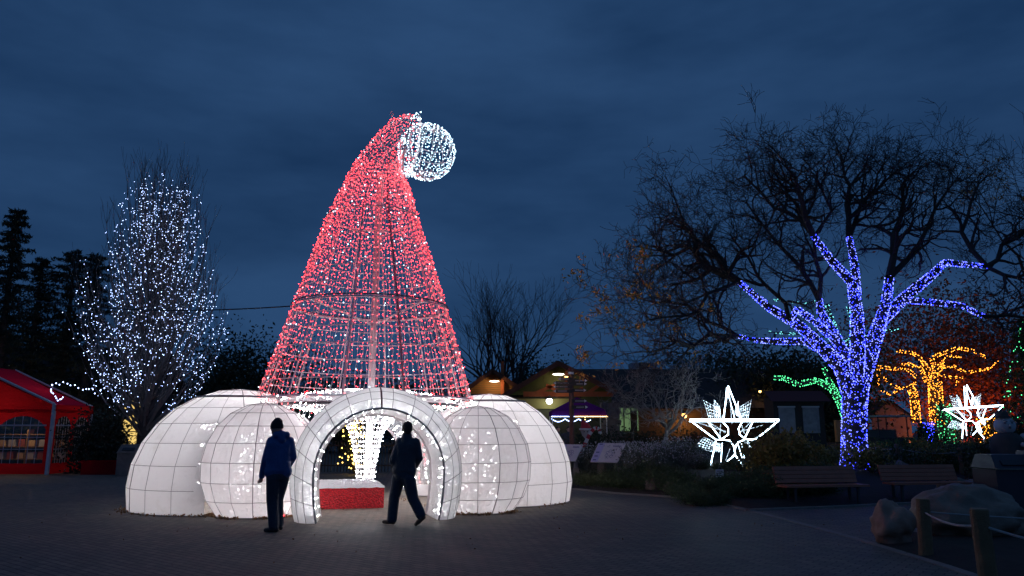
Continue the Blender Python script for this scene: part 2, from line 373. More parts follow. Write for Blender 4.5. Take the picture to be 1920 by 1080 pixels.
# ------------------------------------------------------------------ fabric domes and arches round the hat
def dome(c, Rr, zc, Rz, name, label, group, fab, rows=9, seg=18, ang0=0.0, capring=None, others=()):
    root = thing('fabric_dome', (c[0], c[1], 0), label, 'dome', group)
    zs = []
    lo = math.asin(max(-1, min(1, (0.01 - zc) / Rz)))
    for i in range(rows + 1):
        t = lo + (math.pi / 2 - lo) * i / rows; zs.append((Rr * math.cos(t), zc + Rz * math.sin(t)))
    sub = 3; n = seg * sub
    def pt(i, j, off=0.0):
        r_, z = zs[i]; a = ang0 + 2 * math.pi * j / n
        k = 1 + 0.008 * noise.noise(Vector((c[0] + i * .7, j * .33, c[1])))
        bul = 1.0 - 0.006 * (1 - abs((j % sub) - sub / 2) / (sub / 2) if j % sub else 0)
        return Vector((c[0] + (r_ * k * bul + off) * math.cos(a), c[1] + (r_ * k * bul + off) * math.sin(a), z + off * .3))
    def keep(p):
        if (Vector((p.x, p.y, 0)) - HC).length < 2.05: return False
        for (oc, oR, ozc, oRz) in others:
            if ((p.x - oc[0]) ** 2 + (p.y - oc[1]) ** 2) / oR ** 2 + ((p.z - ozc) / oRz) ** 2 < 0.9: return False
        d = Vector((p.x, p.y, 0)) - HC
        for sgn in (1, -1):
            ax = hdir(0) * sgn; s_ = d.dot(ax); t_ = abs(d.dot(hdir(90)))
            if 0 < s_ < 3.8 and math.hypot(t_, p.z - .85) < 1.3: return False
        return True
    m = MB(); m.v = [pt(i, j) for i in range(rows + 1) for j in range(n)]
    for i in range(rows):
        for j in range(n):
            q = (i * n + j, i * n + (j + 1) % n, (i + 1) * n + (j + 1) % n, (i + 1) * n + j)
            ce = sum((m.v[x] for x in q), Vector()) / 4
            if keep(ce): m.f.append(q)
    m.m = [0] * len(m.f); m.v = [tuple(x) for x in m.v]
    m.build('fabric_cover', fab, root)
    def runs(pts, rad, nm, mt):
        run = []
        for p in pts + [None]:
            if p is not None and keep(p): run.append(p)
            else:
                if len(run) > 1: q = MB(); q.tube(run, rad, 4); q.build(nm, mt, root)
                run = []
    for i in range(0, rows):
        thick = 0.03 if i == capring else (0.005 if i else 0.012)
        runs([pt(i, j, 0.004) for j in range(n + 1)], thick, 'hoop_wire', SEAM)
    for s_ in range(seg):
        runs([pt(i, s_ * sub, 0.004) for i in range(rows + 1)], 0.0045 if s_ % 4 else 0.008, 'meridian_wire', SEAM)
    return root
DS = {'bl': ((-6.12, 16.98), 2.14, 0.45, 2.1), 'sl': ((-5.0, 15.3), 1.15, 0.92, 1.26), 'sr': ((-0.72, 15.98), 1.12, 0.92, 1.22), 'br': ((-0.56, 18.45), 1.99, 0.5, 2.02)}
b1 = HC + hdir(135) * 2.95; b2 = HC + hdir(-135) * 2.95
DS['kr'] = ((b1.x, b1.y), 1.15, 0.92, 1.26); DS['kl'] = ((b2.x, b2.y), 1.15, 0.92, 1.26)
dome(*DS['bl'], 'x', 'widest white fabric dome with brown stains, beside the tent side of the hat', 'domes round the hat', WHITECLOTH, 8, 20, 0.1, 6, [DS['sl'], DS['kl']])
dome(*DS['sl'], 'x', 'small round white dome with a cracked seam behind the man in the blue jacket', 'domes round the hat', SHEER, 8, 16, 0.2, None, [])
dome(*DS['sr'], 'x', 'small round white dome between the doorway arch and the sign panels', 'domes round the hat', SHEER, 8, 16, 0.45, None, [])
dome(*DS['br'], 'x', 'wide clean white fabric dome next to the slanted sign panels', 'domes round the hat', WHITECLOTH, 8, 18, 0.3, 6, [DS['sr'], DS['kr']])
for k in ('kr', 'kl'):
    dome(*DS[k], 'x', 'small white dome at the far side of the hat beside the rear arch', 'small domes behind the hat', SHEER, 8, 16, 0.2, None, [])

def arch(sgn, label, detail):
    n_, t_ = hdir(0) * sgn, hdir(90) * sgn; c0 = HC + n_ * 3.82
    root = thing('entrance_arch', c0, label, 'arch', 'doorway arches of the hat')
    def sec(r_, s_, zc=0.85, n=30):
        lo = -math.asin(min(1, (zc - 0.01) / r_)); out = []
        for i in range(n + 1):
            a = lo + (math.pi - 2 * lo) * i / n; dz = min(0, math.sin(a) * r_) / zc; xx = r_ * (math.cos(a) if a > 0 and a < math.pi else (1 if a <= 0 else -1) * (1 - .075 * dz * dz)); p = c0 - n_ * s_ + t_ * xx; out.append(Vector((p.x, p.y, zc + r_ * math.sin(a))))
        return out
    prof = [(1.18, 0), (1.36, 0.04), (1.5, 0.18), (1.59, 0.42), (1.58, 0.8), (1.48, 1.1)]
    secs = [sec(*q) for q in prof]; m = MB(); k = len(secs[0])
    m.v = [tuple(p) for s_ in secs for p in s_]; m.f = [(i * k + j, i * k + j + 1, (i + 1) * k + j + 1, (i + 1) * k + j) for i in range(len(secs) - 1) for j in range(k - 1)]; m.m = [0] * len(m.f)
    m.build('fabric_cover', SHEER, root)
    li = [sec(1.175, 0.01), sec(1.13, .5), sec(1.1, 1.1)]; m = MB(); m.v = [tuple(p) for s_ in li for p in s_]
    m.f = [(i * k + j, i * k + j + 1, (i + 1) * k + j + 1, (i + 1) * k + j) for i in range(2) for j in range(k - 1)]; m.m = [0] * len(m.f); m.build('fabric_lining', SHEER, root)
    m = MB(); m.tube(secs[0], 0.02, 6); m.build('front_rim', SEAM, root)
    m = MB(); m.tube(sec(1.1, 1.1), 0.035, 6); m.build('rear_rim', POLE, root)
    for s_ in secs[1:5]: m = MB(); m.tube(s_, 0.005, 4); m.build('hoop_wire', SEAM, root)
    for j in range(2, k - 1, 2):
        if j == 15: continue
        m = MB(); m.tube([s_[j] for s_ in secs[:5]], 0.006, 4); m.build('cross_wire', SEAM, root)
    m = MB(); m.tube([(s_[15] + (s_[15] - s_[14]) * .06) + Vector((0, 0, .004)) for s_ in secs[:5]], 0.018, 6); m.build('seam_strip', mat('seam_strip', (0.10, 0.04, 0.05), 0.6), root)
    # lights inside the arch
    m = MB()
    for i in range(420):
        q = rnd.randrange(1, len(secs) - 1); s_ = secs[q]; j = rnd.randrange(k); p = s_[j]; cc = Vector((c0.x, c0.y, .85)) - n_ * prof[q][1]; m.octa(cc + (p - cc) * (0.8 + .08 * rnd.random()), 0.0065)
    m.build('bulbs', LED_W, root, kind='stuff')
arch(1, 'white fabric doorway arch in front of the red gift plinth', 1)
arch(-1, 'white fabric doorway arch on the far side, seen through the hat', 0)
# a short light string inside each dome lights its cloth evenly
for key in DS:
    (cx, cy_), Rr, zc, Rz = DS[key]
    root = thing('string_lights', (cx, cy_, 0), 'coil of white bulbs on a stand glowing inside a fabric dome', 'string lights', 'light coils inside the domes')
    big = Rr > 1.5; m = MB(); mm = MB(); pts = []
    for i in range(130 if big else 30):
        t = i / (130 if big else 30); p = Vector((cx + 0.35 * Rr * math.cos(t * 25), cy_ + 0.35 * Rr * math.sin(t * 25), 0.3 + t * (zc + Rz) * .62)); pts.append(p); m.octa(p, 0.018)
    mm.tube(pts, 0.006, 3); mm.tube([(cx, cy_, 0), (cx, cy_, pts[-1].z)], 0.02, 5); mm.tube([(cx, cy_, pts[-1].z), pts[-1]], 0.012, 4); mm.tube([(cx, cy_, pts[0].z), pts[0]], 0.012, 4)
    m.build('bulbs', LED_W, root, kind='stuff'); mm.build('cable', WIRE, root)

# plinth and fountain of light inside
u_, v_ = hdir(90), hdir(0); A = Vector((-2.78, 16.67, 0)); bc = A - u_ * 0.95 - v_ * 0.8
root = thing('gift_plinth', bc, 'red tinsel covered plinth with a fluffy white top under the hat', 'plinth')
def tinsel():
    m = bpy.data.materials.new('red_tinsel'); m.use_nodes = True; t = m.node_tree; b = t.nodes['Principled BSDF']; N = t.nodes.new; L = t.links.new
    co = N('ShaderNodeTexCoord'); mp = N('ShaderNodeMapping'); mp.inputs['Scale'].default_value = (24, 24, 34); L(co.outputs['Object'], mp.inputs['Vector'])
    v = N('ShaderNodeTexVoronoi'); v.inputs['Scale'].default_value = 1; L(mp.outputs[0], v.inputs['Vector'])
    cr_ = N('ShaderNodeMapRange'); cr_.inputs['From Max'].default_value = 0.7; L(v.outputs['Distance'], cr_.inputs['Value'])
    mx = N('ShaderNodeMix'); mx.data_type = 'RGBA'; mx.inputs['A'].default_value = (0.95, 0.012, 0.03, 1); mx.inputs['B'].default_value = (0.42, 0.004, 0.012, 1); L(cr_.outputs[0], mx.inputs['Factor']); L(mx.outputs['Result'], b.inputs['Base Color'])
    bp = N('ShaderNodeBump'); bp.invert = True; bp.inputs['Distance'].default_value = 0.02; L(v.outputs['Distance'], bp.inputs['Height']); L(bp.outputs[0], b.inputs['Normal'])
    b.inputs['Roughness'].default_value = 0.35; return m
TIN = tinsel(); rzb = math.atan2(u_.y, u_.x)
for off, size in ((v_ * 0.8, (1.9, .04, .42)), (-v_ * 0.8, (1.9, .04, .42)), (u_ * 0.95, (.04, 1.56, .42)), (-u_ * 0.95, (.04, 1.56, .42))):
    m = MB(); m.box(bc + off + Vector((0, 0, .21)), size, rzb); m.build('tinsel_panel', TIN, root)
m = MB(); gx, gy = 34, 28
for i in range(gx + 1):
    for j in range(gy + 1):
        a, b = i / gx * 2 - 1, j / gy * 2 - 1; p = bc + u_ * a * 0.985 + v_ * b * 0.835
        e = max(abs(a), abs(b)); m.v.append((p.x, p.y, 0.425 + 0.09 * (1 - e ** 6) + 0.03 * noise.noise(Vector((p.x * 9, p.y * 9, 0)))))
m.f = [(i * (gy + 1) + j, (i + 1) * (gy + 1) + j, (i + 1) * (gy + 1) + j + 1, i * (gy + 1) + j + 1) for i in range(gx) for j in range(gy)]; m.m = [0] * len(m.f)
SNOW = mat('fluffy_white', (0.85, 0.86, 0.88), 0.95, 0, 5, 0.9, 60)
sn = m.build('fluffy_top', SNOW, root)
m = MB()
for i in range(2600):
    a, b = rnd.uniform(-1, 1), rnd.uniform(-1, 1); p = bc + u_ * a * .985 + v_ * b * .835; e = max(abs(a), abs(b)); m.leaf((p.x, p.y, .435 + .09 * (1 - e ** 6)), 0.05, rnd, 0.2)
m.build('fluff', SNOW, sn, kind='stuff')

fr = thing('light_fountain', (HC.x, HC.y, 0.5), 'trumpet shaped white light fountain standing on the red plinth', 'light sculpture')
prof = [(0.19, 0.48), (0.22, 0.8), (0.29, 1.2), (0.37, 1.55), (0.5, 1.82), (0.82, 2.0), (1.4, 2.11), (2.1, 2.2)]
fx, fy = HC.x - 0.02, HC.y
def fpt(t, a):
    i = min(int(t), len(prof) - 2); f = t - i; r_ = prof[i][0] * (1 - f) + prof[i + 1][0] * f; z = prof[i][1] * (1 - f) + prof[i + 1][1] * f
    return Vector((fx + r_ * math.cos(a), fy + r_ * math.sin(a), z))
m = MB(); mb_ = MB()
for k in range(32):
    a = 2 * math.pi * k / 32; m.tube([fpt(t * 7 / 16, a) for t in range(17)], 0.006, 3)
    t = 0
    while t < 6.99:
        mb_.octa(fpt(t, a + rnd.gauss(0, .02)) + Vector((rnd.gauss(0, .012), rnd.gauss(0, .012), rnd.gauss(0, .012))), 0.0105); L = (fpt(min(t + .05, 6.999), a) - fpt(t, a)).length / .05; t += 0.115 / max(L, .1)
for z_ in (1, 2, 3, 4, 5, 6): m.tube([fpt(z_, 2 * math.pi * i / 40) for i in range(40)], 0.009, 4, closed=True)
m.build('frame', WIRE, fr); mb_.build('bulbs', LED_F, fr, kind='stuff')
m = MB(); m.tube([(fx + 2.11 * math.cos(2 * math.pi * i / 48), fy + 2.11 * math.sin(2 * math.pi * i / 48), 2.2) for i in range(48)], 0.03, 6, closed=True); m.build('rim_pipe', DARKM, fr)
m = MB(); pr = [(2.08, 2.24), (1.95, 2.33), (1.6, 2.42), (1.0, 2.49), (0.4, 2.52), (0.01, 2.53)]; m.lathe((fx, fy, 0), pr, 48)
tp = m.build('fluffy_canopy', fabric('fluff_cloth', (0.88, 0.88, 0.9), 0.6, 0.0, 0.0), fr, True)
m = MB()
for i in range(5200):
    q = rnd.random() ** 0.6; r_ = 2.08 * q; a = rnd.random() * 6.283
    z = 2.53 - 0.29 * q ** 3.2; m.leaf((fx + r_ * math.cos(a), fy + r_ * math.sin(a), z), 0.075, rnd, 0.22)
m.build('fluff', SNOW, tp, kind='stuff')
m = MB()
for i in range(520):
    q = rnd.random() ** 0.5; r_ = 2.06 * q; a = rnd.random() * 6.283; m.octa((fx + r_ * math.cos(a), fy + r_ * math.sin(a), 2.56 - 0.29 * q ** 3.2), 0.010)
m.build('canopy_bulbs', LED_F, tp, kind='stuff')
#PART3
# ------------------------------------------------------------------ trees
def branch(mb, p, d, length, r0, depth, rg, out, spread=0.5, up=0.15, wig=0.18, segs=5, kids=(3, 5), shrink=0.62, minr=0.006, tips=None, r1f=0.35):
    pts = [Vector(p)]; rs = [r0]; d = Vector(d).normalized(); nodes = []
    for i in range(segs):
        d = (d + Vector((rg.gauss(0, wig), rg.gauss(0, wig), rg.gauss(0, wig) + up * 0.5))).normalized()
        pts.append(pts[-1] + d * length / segs); rs.append(max(minr, r0 * (1 - (1 - r1f) * (i + 1) / segs))); nodes.append((pts[-1], d.copy(), rs[-1]))
    mb.tube(pts, rs, 6 if r0 > 0.05 else (4 if r0 > 0.018 else 3), cap=False)
    out.append((pts, rs))
    if depth <= 0:
        if tips is not None: tips.append(pts[-1])
        return
    for k in range(rg.randint(*kids)):
        q, qd, qr = nodes[rg.randrange(max(0, segs // 3), segs)] if k else nodes[-1]
        ax = qd.orthogonal().normalized(); ax = Matrix.Rotation(rg.random() * 6.283, 3, qd) @ ax
        nd = Matrix.Rotation(rg.gauss(spread, spread * .35), 3, ax) @ qd; nd.z += up
        branch(mb, q, nd, length * shrink * rg.uniform(.75, 1.2), max(minr, qr * .8), depth - 1, rg, out, spread, up, wig, max(3, segs - 1), kids, shrink, minr, tips, r1f)
def surf_bulbs(mb, paths, per_m2, rg, size, rmin=0.0, lift=0.012, mb2=None, frac2=0.0):
    for pts, rs in paths:
        for a, b, ra, rb_ in zip(pts, pts[1:], rs, rs[1:]):
            if ra < rmin: continue
            a, b = Vector(a), Vector(b); L = (b - a).length; nb = per_m2 * L * 2 * math.pi * max((ra + rb_) / 2, 0.02); nb = int(nb) + (rg.random() < nb % 1)
            d = (b - a).normalized(); u = d.orthogonal().normalized(); q = d.cross(u)
            for i in range(nb):
                t = rg.random(); an = rg.random() * 6.283; r_ = ra + (rb_ - ra) * t + lift
                (mb2 if mb2 is not None and rg.random() < frac2 else mb).octa(a.lerp(b, t) + (u * math.cos(an) + q * math.sin(an)) * r_, size)

# upright oval tree with white bulbs
TY = 31.0
tb = P(262, 862, TY); tb.z = 0
tr = thing('oval_tree', tb, 'tall bare upright oval tree dotted with cool white bulbs near the red tent', 'tree')
rg = random.Random(3); m = MB(); out = []
m.tube([tb, tb + Vector((.05, 0, 1.2)), tb + Vector((.05, 0, 2.6))], [.3, .25, .22], 8); m.build('trunk', BARK, tr, True)
m = MB(); paths = []
prof = [(0.0, 0.5), (0.1, 0.72), (0.22, 0.97), (0.32, 1.0), (0.45, 0.93), (0.6, 0.78), (0.75, 0.62), (0.88, 0.52), (1.0, 0.36)]
def crown_r(t):
    for (a, ra), (b, rb_) in zip(prof, prof[1:]):
        if a <= t <= b: return 3.35 * (ra + (rb_ - ra) * (t - a) / (b - a))
    return 0.3
for k in range(190):       # long ascending limbs that curve up into the oval crown
    z0 = 1.3 + 6.0 * (k / 190) ** 1.1; a = k * 2.39996; zt = min(12.2, z0 + 2.2 + 4.4 * rg.random() + (2.3 if k > 130 else 0)); t = (zt - 2.0) / 10.4
    rr = crown_r(max(0, min(1, t))) * rg.uniform(.55, 1.08); S = tb + Vector((.05, 0, z0)); E_ = tb + Vector((rr * math.cos(a), rr * math.sin(a), zt))
    pts = []; mid = S.lerp(E_, .5) + Vector((math.cos(a), math.sin(a), -.3)) * rr * .28
    for i in range(9):
        f = i / 8; pts.append(S * (1 - f) ** 2 + mid * 2 * f * (1 - f) + E_ * f * f + Vector((rg.gauss(0, .05), rg.gauss(0, .05), 0)) * f)
    rs = [(.055 * (1 - f / 8) + .008) for f in range(9)]; m.tube(pts, rs, 4, cap=False); paths.append((pts, rs))
    for j in range(7):
        q = pts[rg.randrange(3, 9)]; d = (E_ - mid).normalized() + Vector((rg.gauss(0, .35), rg.gauss(0, .35), .35)); branch(m, q, d, rg.uniform(.5, 1.05), .012, 1, rg, [], .35, .25, .08, 3, (2, 3), .6, .005)
m.tube([tb + Vector((.05, 0, 2.4)), tb + Vector((0, .05, 6)), tb + Vector((0.1, 0, 11))], [.21, .13, .03], 6)
m.build('branches', PALEBARK, tr, kind='stuff')
ls = thing('string_lights', tb + Vector((0, 0, 2)), 'cool white bulbs strung loosely through the tall oval tree', 'string lights')
mb_ = MB(); mc = MB()
for pts, rs in paths:
    if rg.random() < 0.95:
        seq = []
        for i in range(rg.randint(16, 23)):
            f = rg.uniform(2.5, 7.95); i0 = int(f); p = Vector(pts[i0]).lerp(Vector(pts[min(i0 + 1, 8)]), f - i0) + Vector((rg.gauss(0, .1), rg.gauss(0, .1), rg.gauss(0, .08))); seq.append((p.z, p)); mb_.octa(p, rg.uniform(.011, .019))
        seq = [p for _, p in sorted(seq, key=lambda q: q[0])]; mc.tube(seq, .004, 3, cap=False)
gp = [P(x, y, 29.5) for x, y in ((262, 700), (240, 720), (205, 728), (180, 735), (160, 730), (140, 724), (118, 718), (98, 722), (95, 733), (103, 744), (112, 752), (122, 742))]
mc.tube(gp, .006, 3)
for a, b in zip(gp, gp[1:]):
    for f in (.0, .3, .65): mb_.octa(a.lerp(b, f + rg.uniform(-.1, .1)) + Vector((0, 0, rg.gauss(0, .05))), .03)
mb_.build('bulbs', LED_T, ls, kind='stuff'); mc.build('cable', DARKM, ls, kind='stuff')

# spreading tree wrapped in blue bulbs
BY = 23.0
bb = P(1602, 876, BY); bb.z = hgt(bb.x, BY) - .05
bt = thing('wrapped_tree', bb, 'spreading leafless tree with trunk and limbs wrapped in blue bulbs behind the benches', 'tree')
def limb(pxs, r0, r1, dy=0.0):
    n = len(pxs); return [P(x, y, BY + dy * i / max(1, n - 1)) for i, (x, y) in enumerate(pxs)], [r0 + (r1 - r0) * i / (n - 1) for i in range(n)]
trunk = ([bb + Vector((0, 0, -.1)), P(1602, 850, BY), P(1601, 800, BY), P(1602, 760, BY), P(1603, 722, BY)], [.44, .36, .335, .35, .38])
LIMBS = [limb([(1598, 745), (1578, 690), (1545, 655), (1500, 612), (1440, 575), (1385, 528)], .25, .06, -1.5), limb([(1545, 658), (1510, 640), (1460, 640), (1418, 638), (1382, 630)], .12, .045, 1.5),
         limb([(1597, 720), (1585, 668), (1560, 620), (1540, 590), (1536, 562)], .2, .09, 1.8), limb([(1602, 730), (1608, 660), (1607, 590), (1598, 530), (1560, 490), (1524, 440)], .24, .07, -.8),
         limb([(1606, 560), (1603, 500), (1592, 445)], .13, .08, .5), limb([(1608, 740), (1632, 660), (1652, 600), (1700, 555), (1745, 518), (1772, 492), (1850, 500)], .25, .06, 1.2),
         limb([(1645, 620), (1662, 565), (1668, 520)], .16, .11, -1.0), limb([(1690, 562), (1740, 566), (1800, 572), (1845, 593)], .09, .05, -1.5), limb([(1568, 640), (1530, 605), (1495, 580), (1480, 600)], .11, .06, -2)]
m = MB(); m.tube(trunk[0], trunk[1], 10); m.build('trunk', BARK, bt, True)
for pts, rs in LIMBS: m = MB(); m.tube(pts, rs, 8); m.build('limb', BARK, bt, True)
EXT = [(0, [(1340, 505), (1290, 480), (1235, 470)], .10), (0, [(1340, 480), (1295, 430), (1270, 385)], .09), (1, [(1330, 635), (1280, 640), (1220, 660)], .07), (1, [(1330, 600), (1260, 560), (1200, 560)], .06), (2, [(1500, 500), (1440, 440), (1400, 380)], .08),
       (3, [(1500, 380), (1490, 345), (1475, 315)], .085), (3, [(1470, 400), (1425, 360), (1395, 330)], .07), (4, [(1590, 380), (1582, 330), (1578, 290)], .08), (4, [(1620, 380), (1650, 345), (1675, 315)], .07),
       (5, [(1880, 470), (1930, 420), (1990, 380)], .07), (5, [(1800, 430), (1820, 370), (1850, 330)], .075), (6, [(1675, 440), (1690, 380), (1700, 335)], .10), (6, [(1720, 460), (1760, 390), (1790, 340)], .08), (7, [(1900, 600), (1960, 590), (2020, 570)], .05),
       (5, [(1900, 520), (1970, 510), (2050, 480)], .06), (8, [(1440, 540), (1400, 480), (1370, 440)], .055), (0, [(1330, 560), (1280, 590), (1215, 600)], .05), (2, [(1540, 480), (1550, 400), (1530, 330)], .07)]
rg = random.Random(11); m = MB(); tips = []
for k, (li, px, r0) in enumerate(EXT):
    a = LIMBS[li][0][-1]; y0 = a.y; yy = rg.uniform(-3.2, 3.2); pts = [a] + [P(x, y, y0 + yy * (i + 1) / 3) for i, (x, y) in enumerate(px)]
    fine = []
    for i in range(len(pts) - 1):
        for f in (0, .5): fine.append(pts[i].lerp(pts[i + 1], f) + Vector((rg.gauss(0, .09), rg.gauss(0, .09), rg.gauss(0, .09))) * (i + f > 0))
    fine.append(pts[-1]); fine[0] = a; rs = [r0 * 1.25 * (1 - .7 * i / (len(fine) - 1)) for i in range(len(fine))]; m.tube(fine, rs, 5, cap=False)
    for i in range(1, len(fine)):
        dd = (fine[i] - fine[i - 1]).normalized()
        for j in range(3 if i < len(fine) - 1 else 4):
            ax = Matrix.Rotation(rg.random() * 6.28, 3, dd) @ dd.orthogonal().normalized(); nd = Matrix.Rotation(rg.gauss(.8, .3), 3, ax) @ dd; nd.z += .15
            branch(m, fine[i], nd, rg.uniform(.65, 1.4), rs[i] * .7, 3, rg, [], .75, .03, .28, 5, (3, 4), .66, .006, tips, .4)
m.build('branches', TWIG, bt, kind='stuff')
YL = mat('autumn_leaf', (0.72, 0.34, 0.06), 0.8, .5, 2)
m = MB()
tips.sort(key=lambda p: -(p - P(1600, 480, BY)).length + rg.uniform(0, 2.5))
for p in rg.sample(tips[:900], min(110, len(tips))):
    for i in range(rg.randint(8, 22)): m.leaf(p + Vector((rg.gauss(0, .12), rg.gauss(0, .12), -abs(rg.gauss(0, .13)))), rg.uniform(.09, .17), rg, .35)
m.build('last_leaves', YL, bt, kind='stuff')
ls = thing('string_lights', bb + Vector((0, 0, .1)), 'dense blue bulbs wound round the trunk and limbs of the spreading tree', 'string lights')
a_, b_ = MB(), MB(); surf_bulbs(a_, [trunk], 150, rg, .0145, 0, .015, b_, .5); surf_bulbs(a_, LIMBS, 185, rg, .0145, 0, .015, b_, .5)
a_.build('blue_bulbs', LED_B, ls, kind='stuff'); b_.build('pale_blue_bulbs', LED_BW, ls, kind='stuff')
m = MB()
for pts, rs in [trunk] + LIMBS:
    hel = []
    for i, (a, b) in enumerate(zip(pts, pts[1:])):
        d = (b - a).normalized(); u = d.orthogonal().normalized(); q = d.cross(u)
        for j in range(14):
            f = j / 14; an = f * 6.283 * 2; hel.append(a.lerp(b, f) + (u * math.cos(an) + q * math.sin(an)) * (rs[i] + (rs[i + 1] - rs[i]) * f + .006))
    m.tube(hel, .006, 3, cap=False)
m.build('cable', mat('blue_cable', (0.05, 0.07, 0.3), .5), ls, kind='stuff')

def bare_tree(name, base, height, label, seed, rgt=(4, 6), spread=.5, r0=.2, mt=TWIG, stems=1, depth=4, kids=(2, 4), up=.2, first=.3, group=None, wig=.14):
    rg = random.Random(seed); root = thing(name, base, label, 'tree', group); m = MB(); m2 = MB()
    for s_ in range(stems):
        d = Vector((rg.gauss(0, .12 * stems), rg.gauss(0, .1), 1)); top = Vector(base) + d.normalized() * height * first
        m.tube([Vector(base) - Vector((0, 0, .1)), Vector(base).lerp(top, .5) + Vector((rg.gauss(0, .05), 0, 0)), top], [r0, r0 * .8, r0 * .7], 7)
        for k in range(rg.randint(*rgt)):
            a = rg.random() * 6.283; nd = Vector((math.cos(a) * spread * 1.2, math.sin(a) * spread * 1.2, 1))
            branch(m2, top - d.normalized() * rg.random() * height * .08, nd, height * .34, r0 * .55, depth, rg, [], spread, up, wig, 5, kids, .66, .007, None, .45)
    m.build('trunk', BARK if mt is TWIG else mt, root); m2.build('branches', mt, root, kind='stuff'); return root
bare_tree('bare_tree', P(958, 800, 55), 13.0, 'tall bare tree standing behind the lodge roofs', 5, (7, 9), .42, .3, TWIG, 1, 4, (3, 4), .12, .22).location.z = 0
s_ = Gp(1245, 880, .3); s_ = Vector((5.2, 26.0, hgt(5.2, 26)))
bare_tree('small_tree', s_, 3.9, 'small grey twiggy tree in the bed in front of the stone pillar', 14, (6, 7), .8, .1, PALEBARK, 1, 4, (3, 4), .06, .3, None, .26)
bare_tree('bare_tree', (19.5, 26, .9), 11.5, 'dark bare tree at the bed beyond the snowman figure', 21, (6, 8), .6, .2, TWIG, 1, 4, (3, 4), .12, .35)

# leafy masses
CONE_LEAF = mat('dark_needles', (0.03, 0.045, 0.03), 0.9, .4, 3)
DGREEN = mat('dark_leaf', (0.035, 0.05, 0.025), .8, .5, 3)
def conifer(base, height, rad, label, seed, lean=0, mt=CONE_LEAF):
    rg = random.Random(seed); base = Vector(base); root = thing('conifer', base, label, 'tree'); m = MB(); m.tube([base, base + Vector((lean, 0, height))], [.28, .02], 6); m.build('trunk', BARK, root)
    m = MB(); nb = int(height * 11)
    for k in range(nb):
        t = (k + rg.random()) / nb; z = height * (.06 + .94 * t); L = rad * (1 - t) ** .6 * rg.uniform(.5, 1.2) + .2; a = k * 2.4 + rg.gauss(0, .3); S = base + Vector((lean * t, 0, z)); d = Vector((math.cos(a), math.sin(a), .28 - .1 * (1 - t)))
        pr_ = S
        for i in range(6):
            f = (i + 1) / 6; p = S + d * L * f + Vector((0, 0, -.25 * L * f * f))
            for j in range(12): m.leaf(pr_.lerp(p, rg.random()) + Vector((rg.gauss(0, .1), rg.gauss(0, .1), rg.gauss(-.05, .06))) * (1.3 - f * .7), rg.uniform(.18, .34), rg, .22)
            pr_ = p
    m.build('crown', mt, root, kind='stuff'); return root
conifer((P(-18, 800, 33).x, 33, 0), 11.6, 1.7, 'narrow tall dark conifer rising beside the tent roof', 31)
conifer((P(42, 800, 36).x, 36, 0), 10.0, 3.3, 'slim dark conifer with a pointed top behind the red tent', 32)
conifer((P(118, 800, 35), )[0].xyz * Vector((1, 1, 0)) if False else (P(105, 800, 37).x, 37, 0), 10.6, 4.3, 'broad dark conifer with double top behind the red tent', 33)
conifer((P(148, 800, 36).x, 36, 0), 10.2, 3.6, 'dark conifer half hidden behind the bulb dotted oval tree', 34)
def leafy(name, base, size, label, seed, n=1500, mt=DGREEN, ls_=.16, group=None, cat='shrub', stem=True, clumps=14):
    rg = random.Random(seed); base = Vector(base); root = thing(name, base, label, cat, group); sx, sy, sz = size; m = MB()
    cl = [(base + Vector((rg.uniform(-1, 1) * sx * .36, rg.uniform(-1, 1) * sy * .36, sz * rg.uniform(.22, .82))), rg.uniform(.18, .3)) for _ in range(clumps)]
    for i in range(n):
        c, q = cl[rg.randrange(clumps)]; p = c + Vector((rg.gauss(0, q * sx * .55), rg.gauss(0, q * sy * .55), rg.gauss(0, q * sz * .6)))
        if p.z < base.z + .02: p.z = base.z + .02 + abs(rg.gauss(0, .08))
        m.leaf(p, ls_ * rg.uniform(.6, 1.3), rg, .5)
    m.build('foliage', mt, root, kind='stuff')
    if stem:
        m = MB()
        for c, q in cl[:8]: m.tube([base, base.lerp(c, .5) + Vector((rg.gauss(0, .05), 0, 0)), c], [.03 * sz ** .5, .02 * sz ** .5, .006], 4, cap=False)
        m.build('stems', TWIG, root, kind='stuff')
    return root
leafy('evergreen_shrub', (P(182, 800, 30.2).x, 30.2, 0), (2.2, 1.8, 2.7), 'low dark evergreen drooping over the red tent corner', 41, 3600, CONE_LEAF, .17)
leafy('evergreen_shrub', (P(212, 800, 30.5).x, 30.5, 0), (1.3, 1.2, 1.9), 'dark evergreen shrub below the oval tree next to the lit archway', 42, 1800, CONE_LEAF, .15)
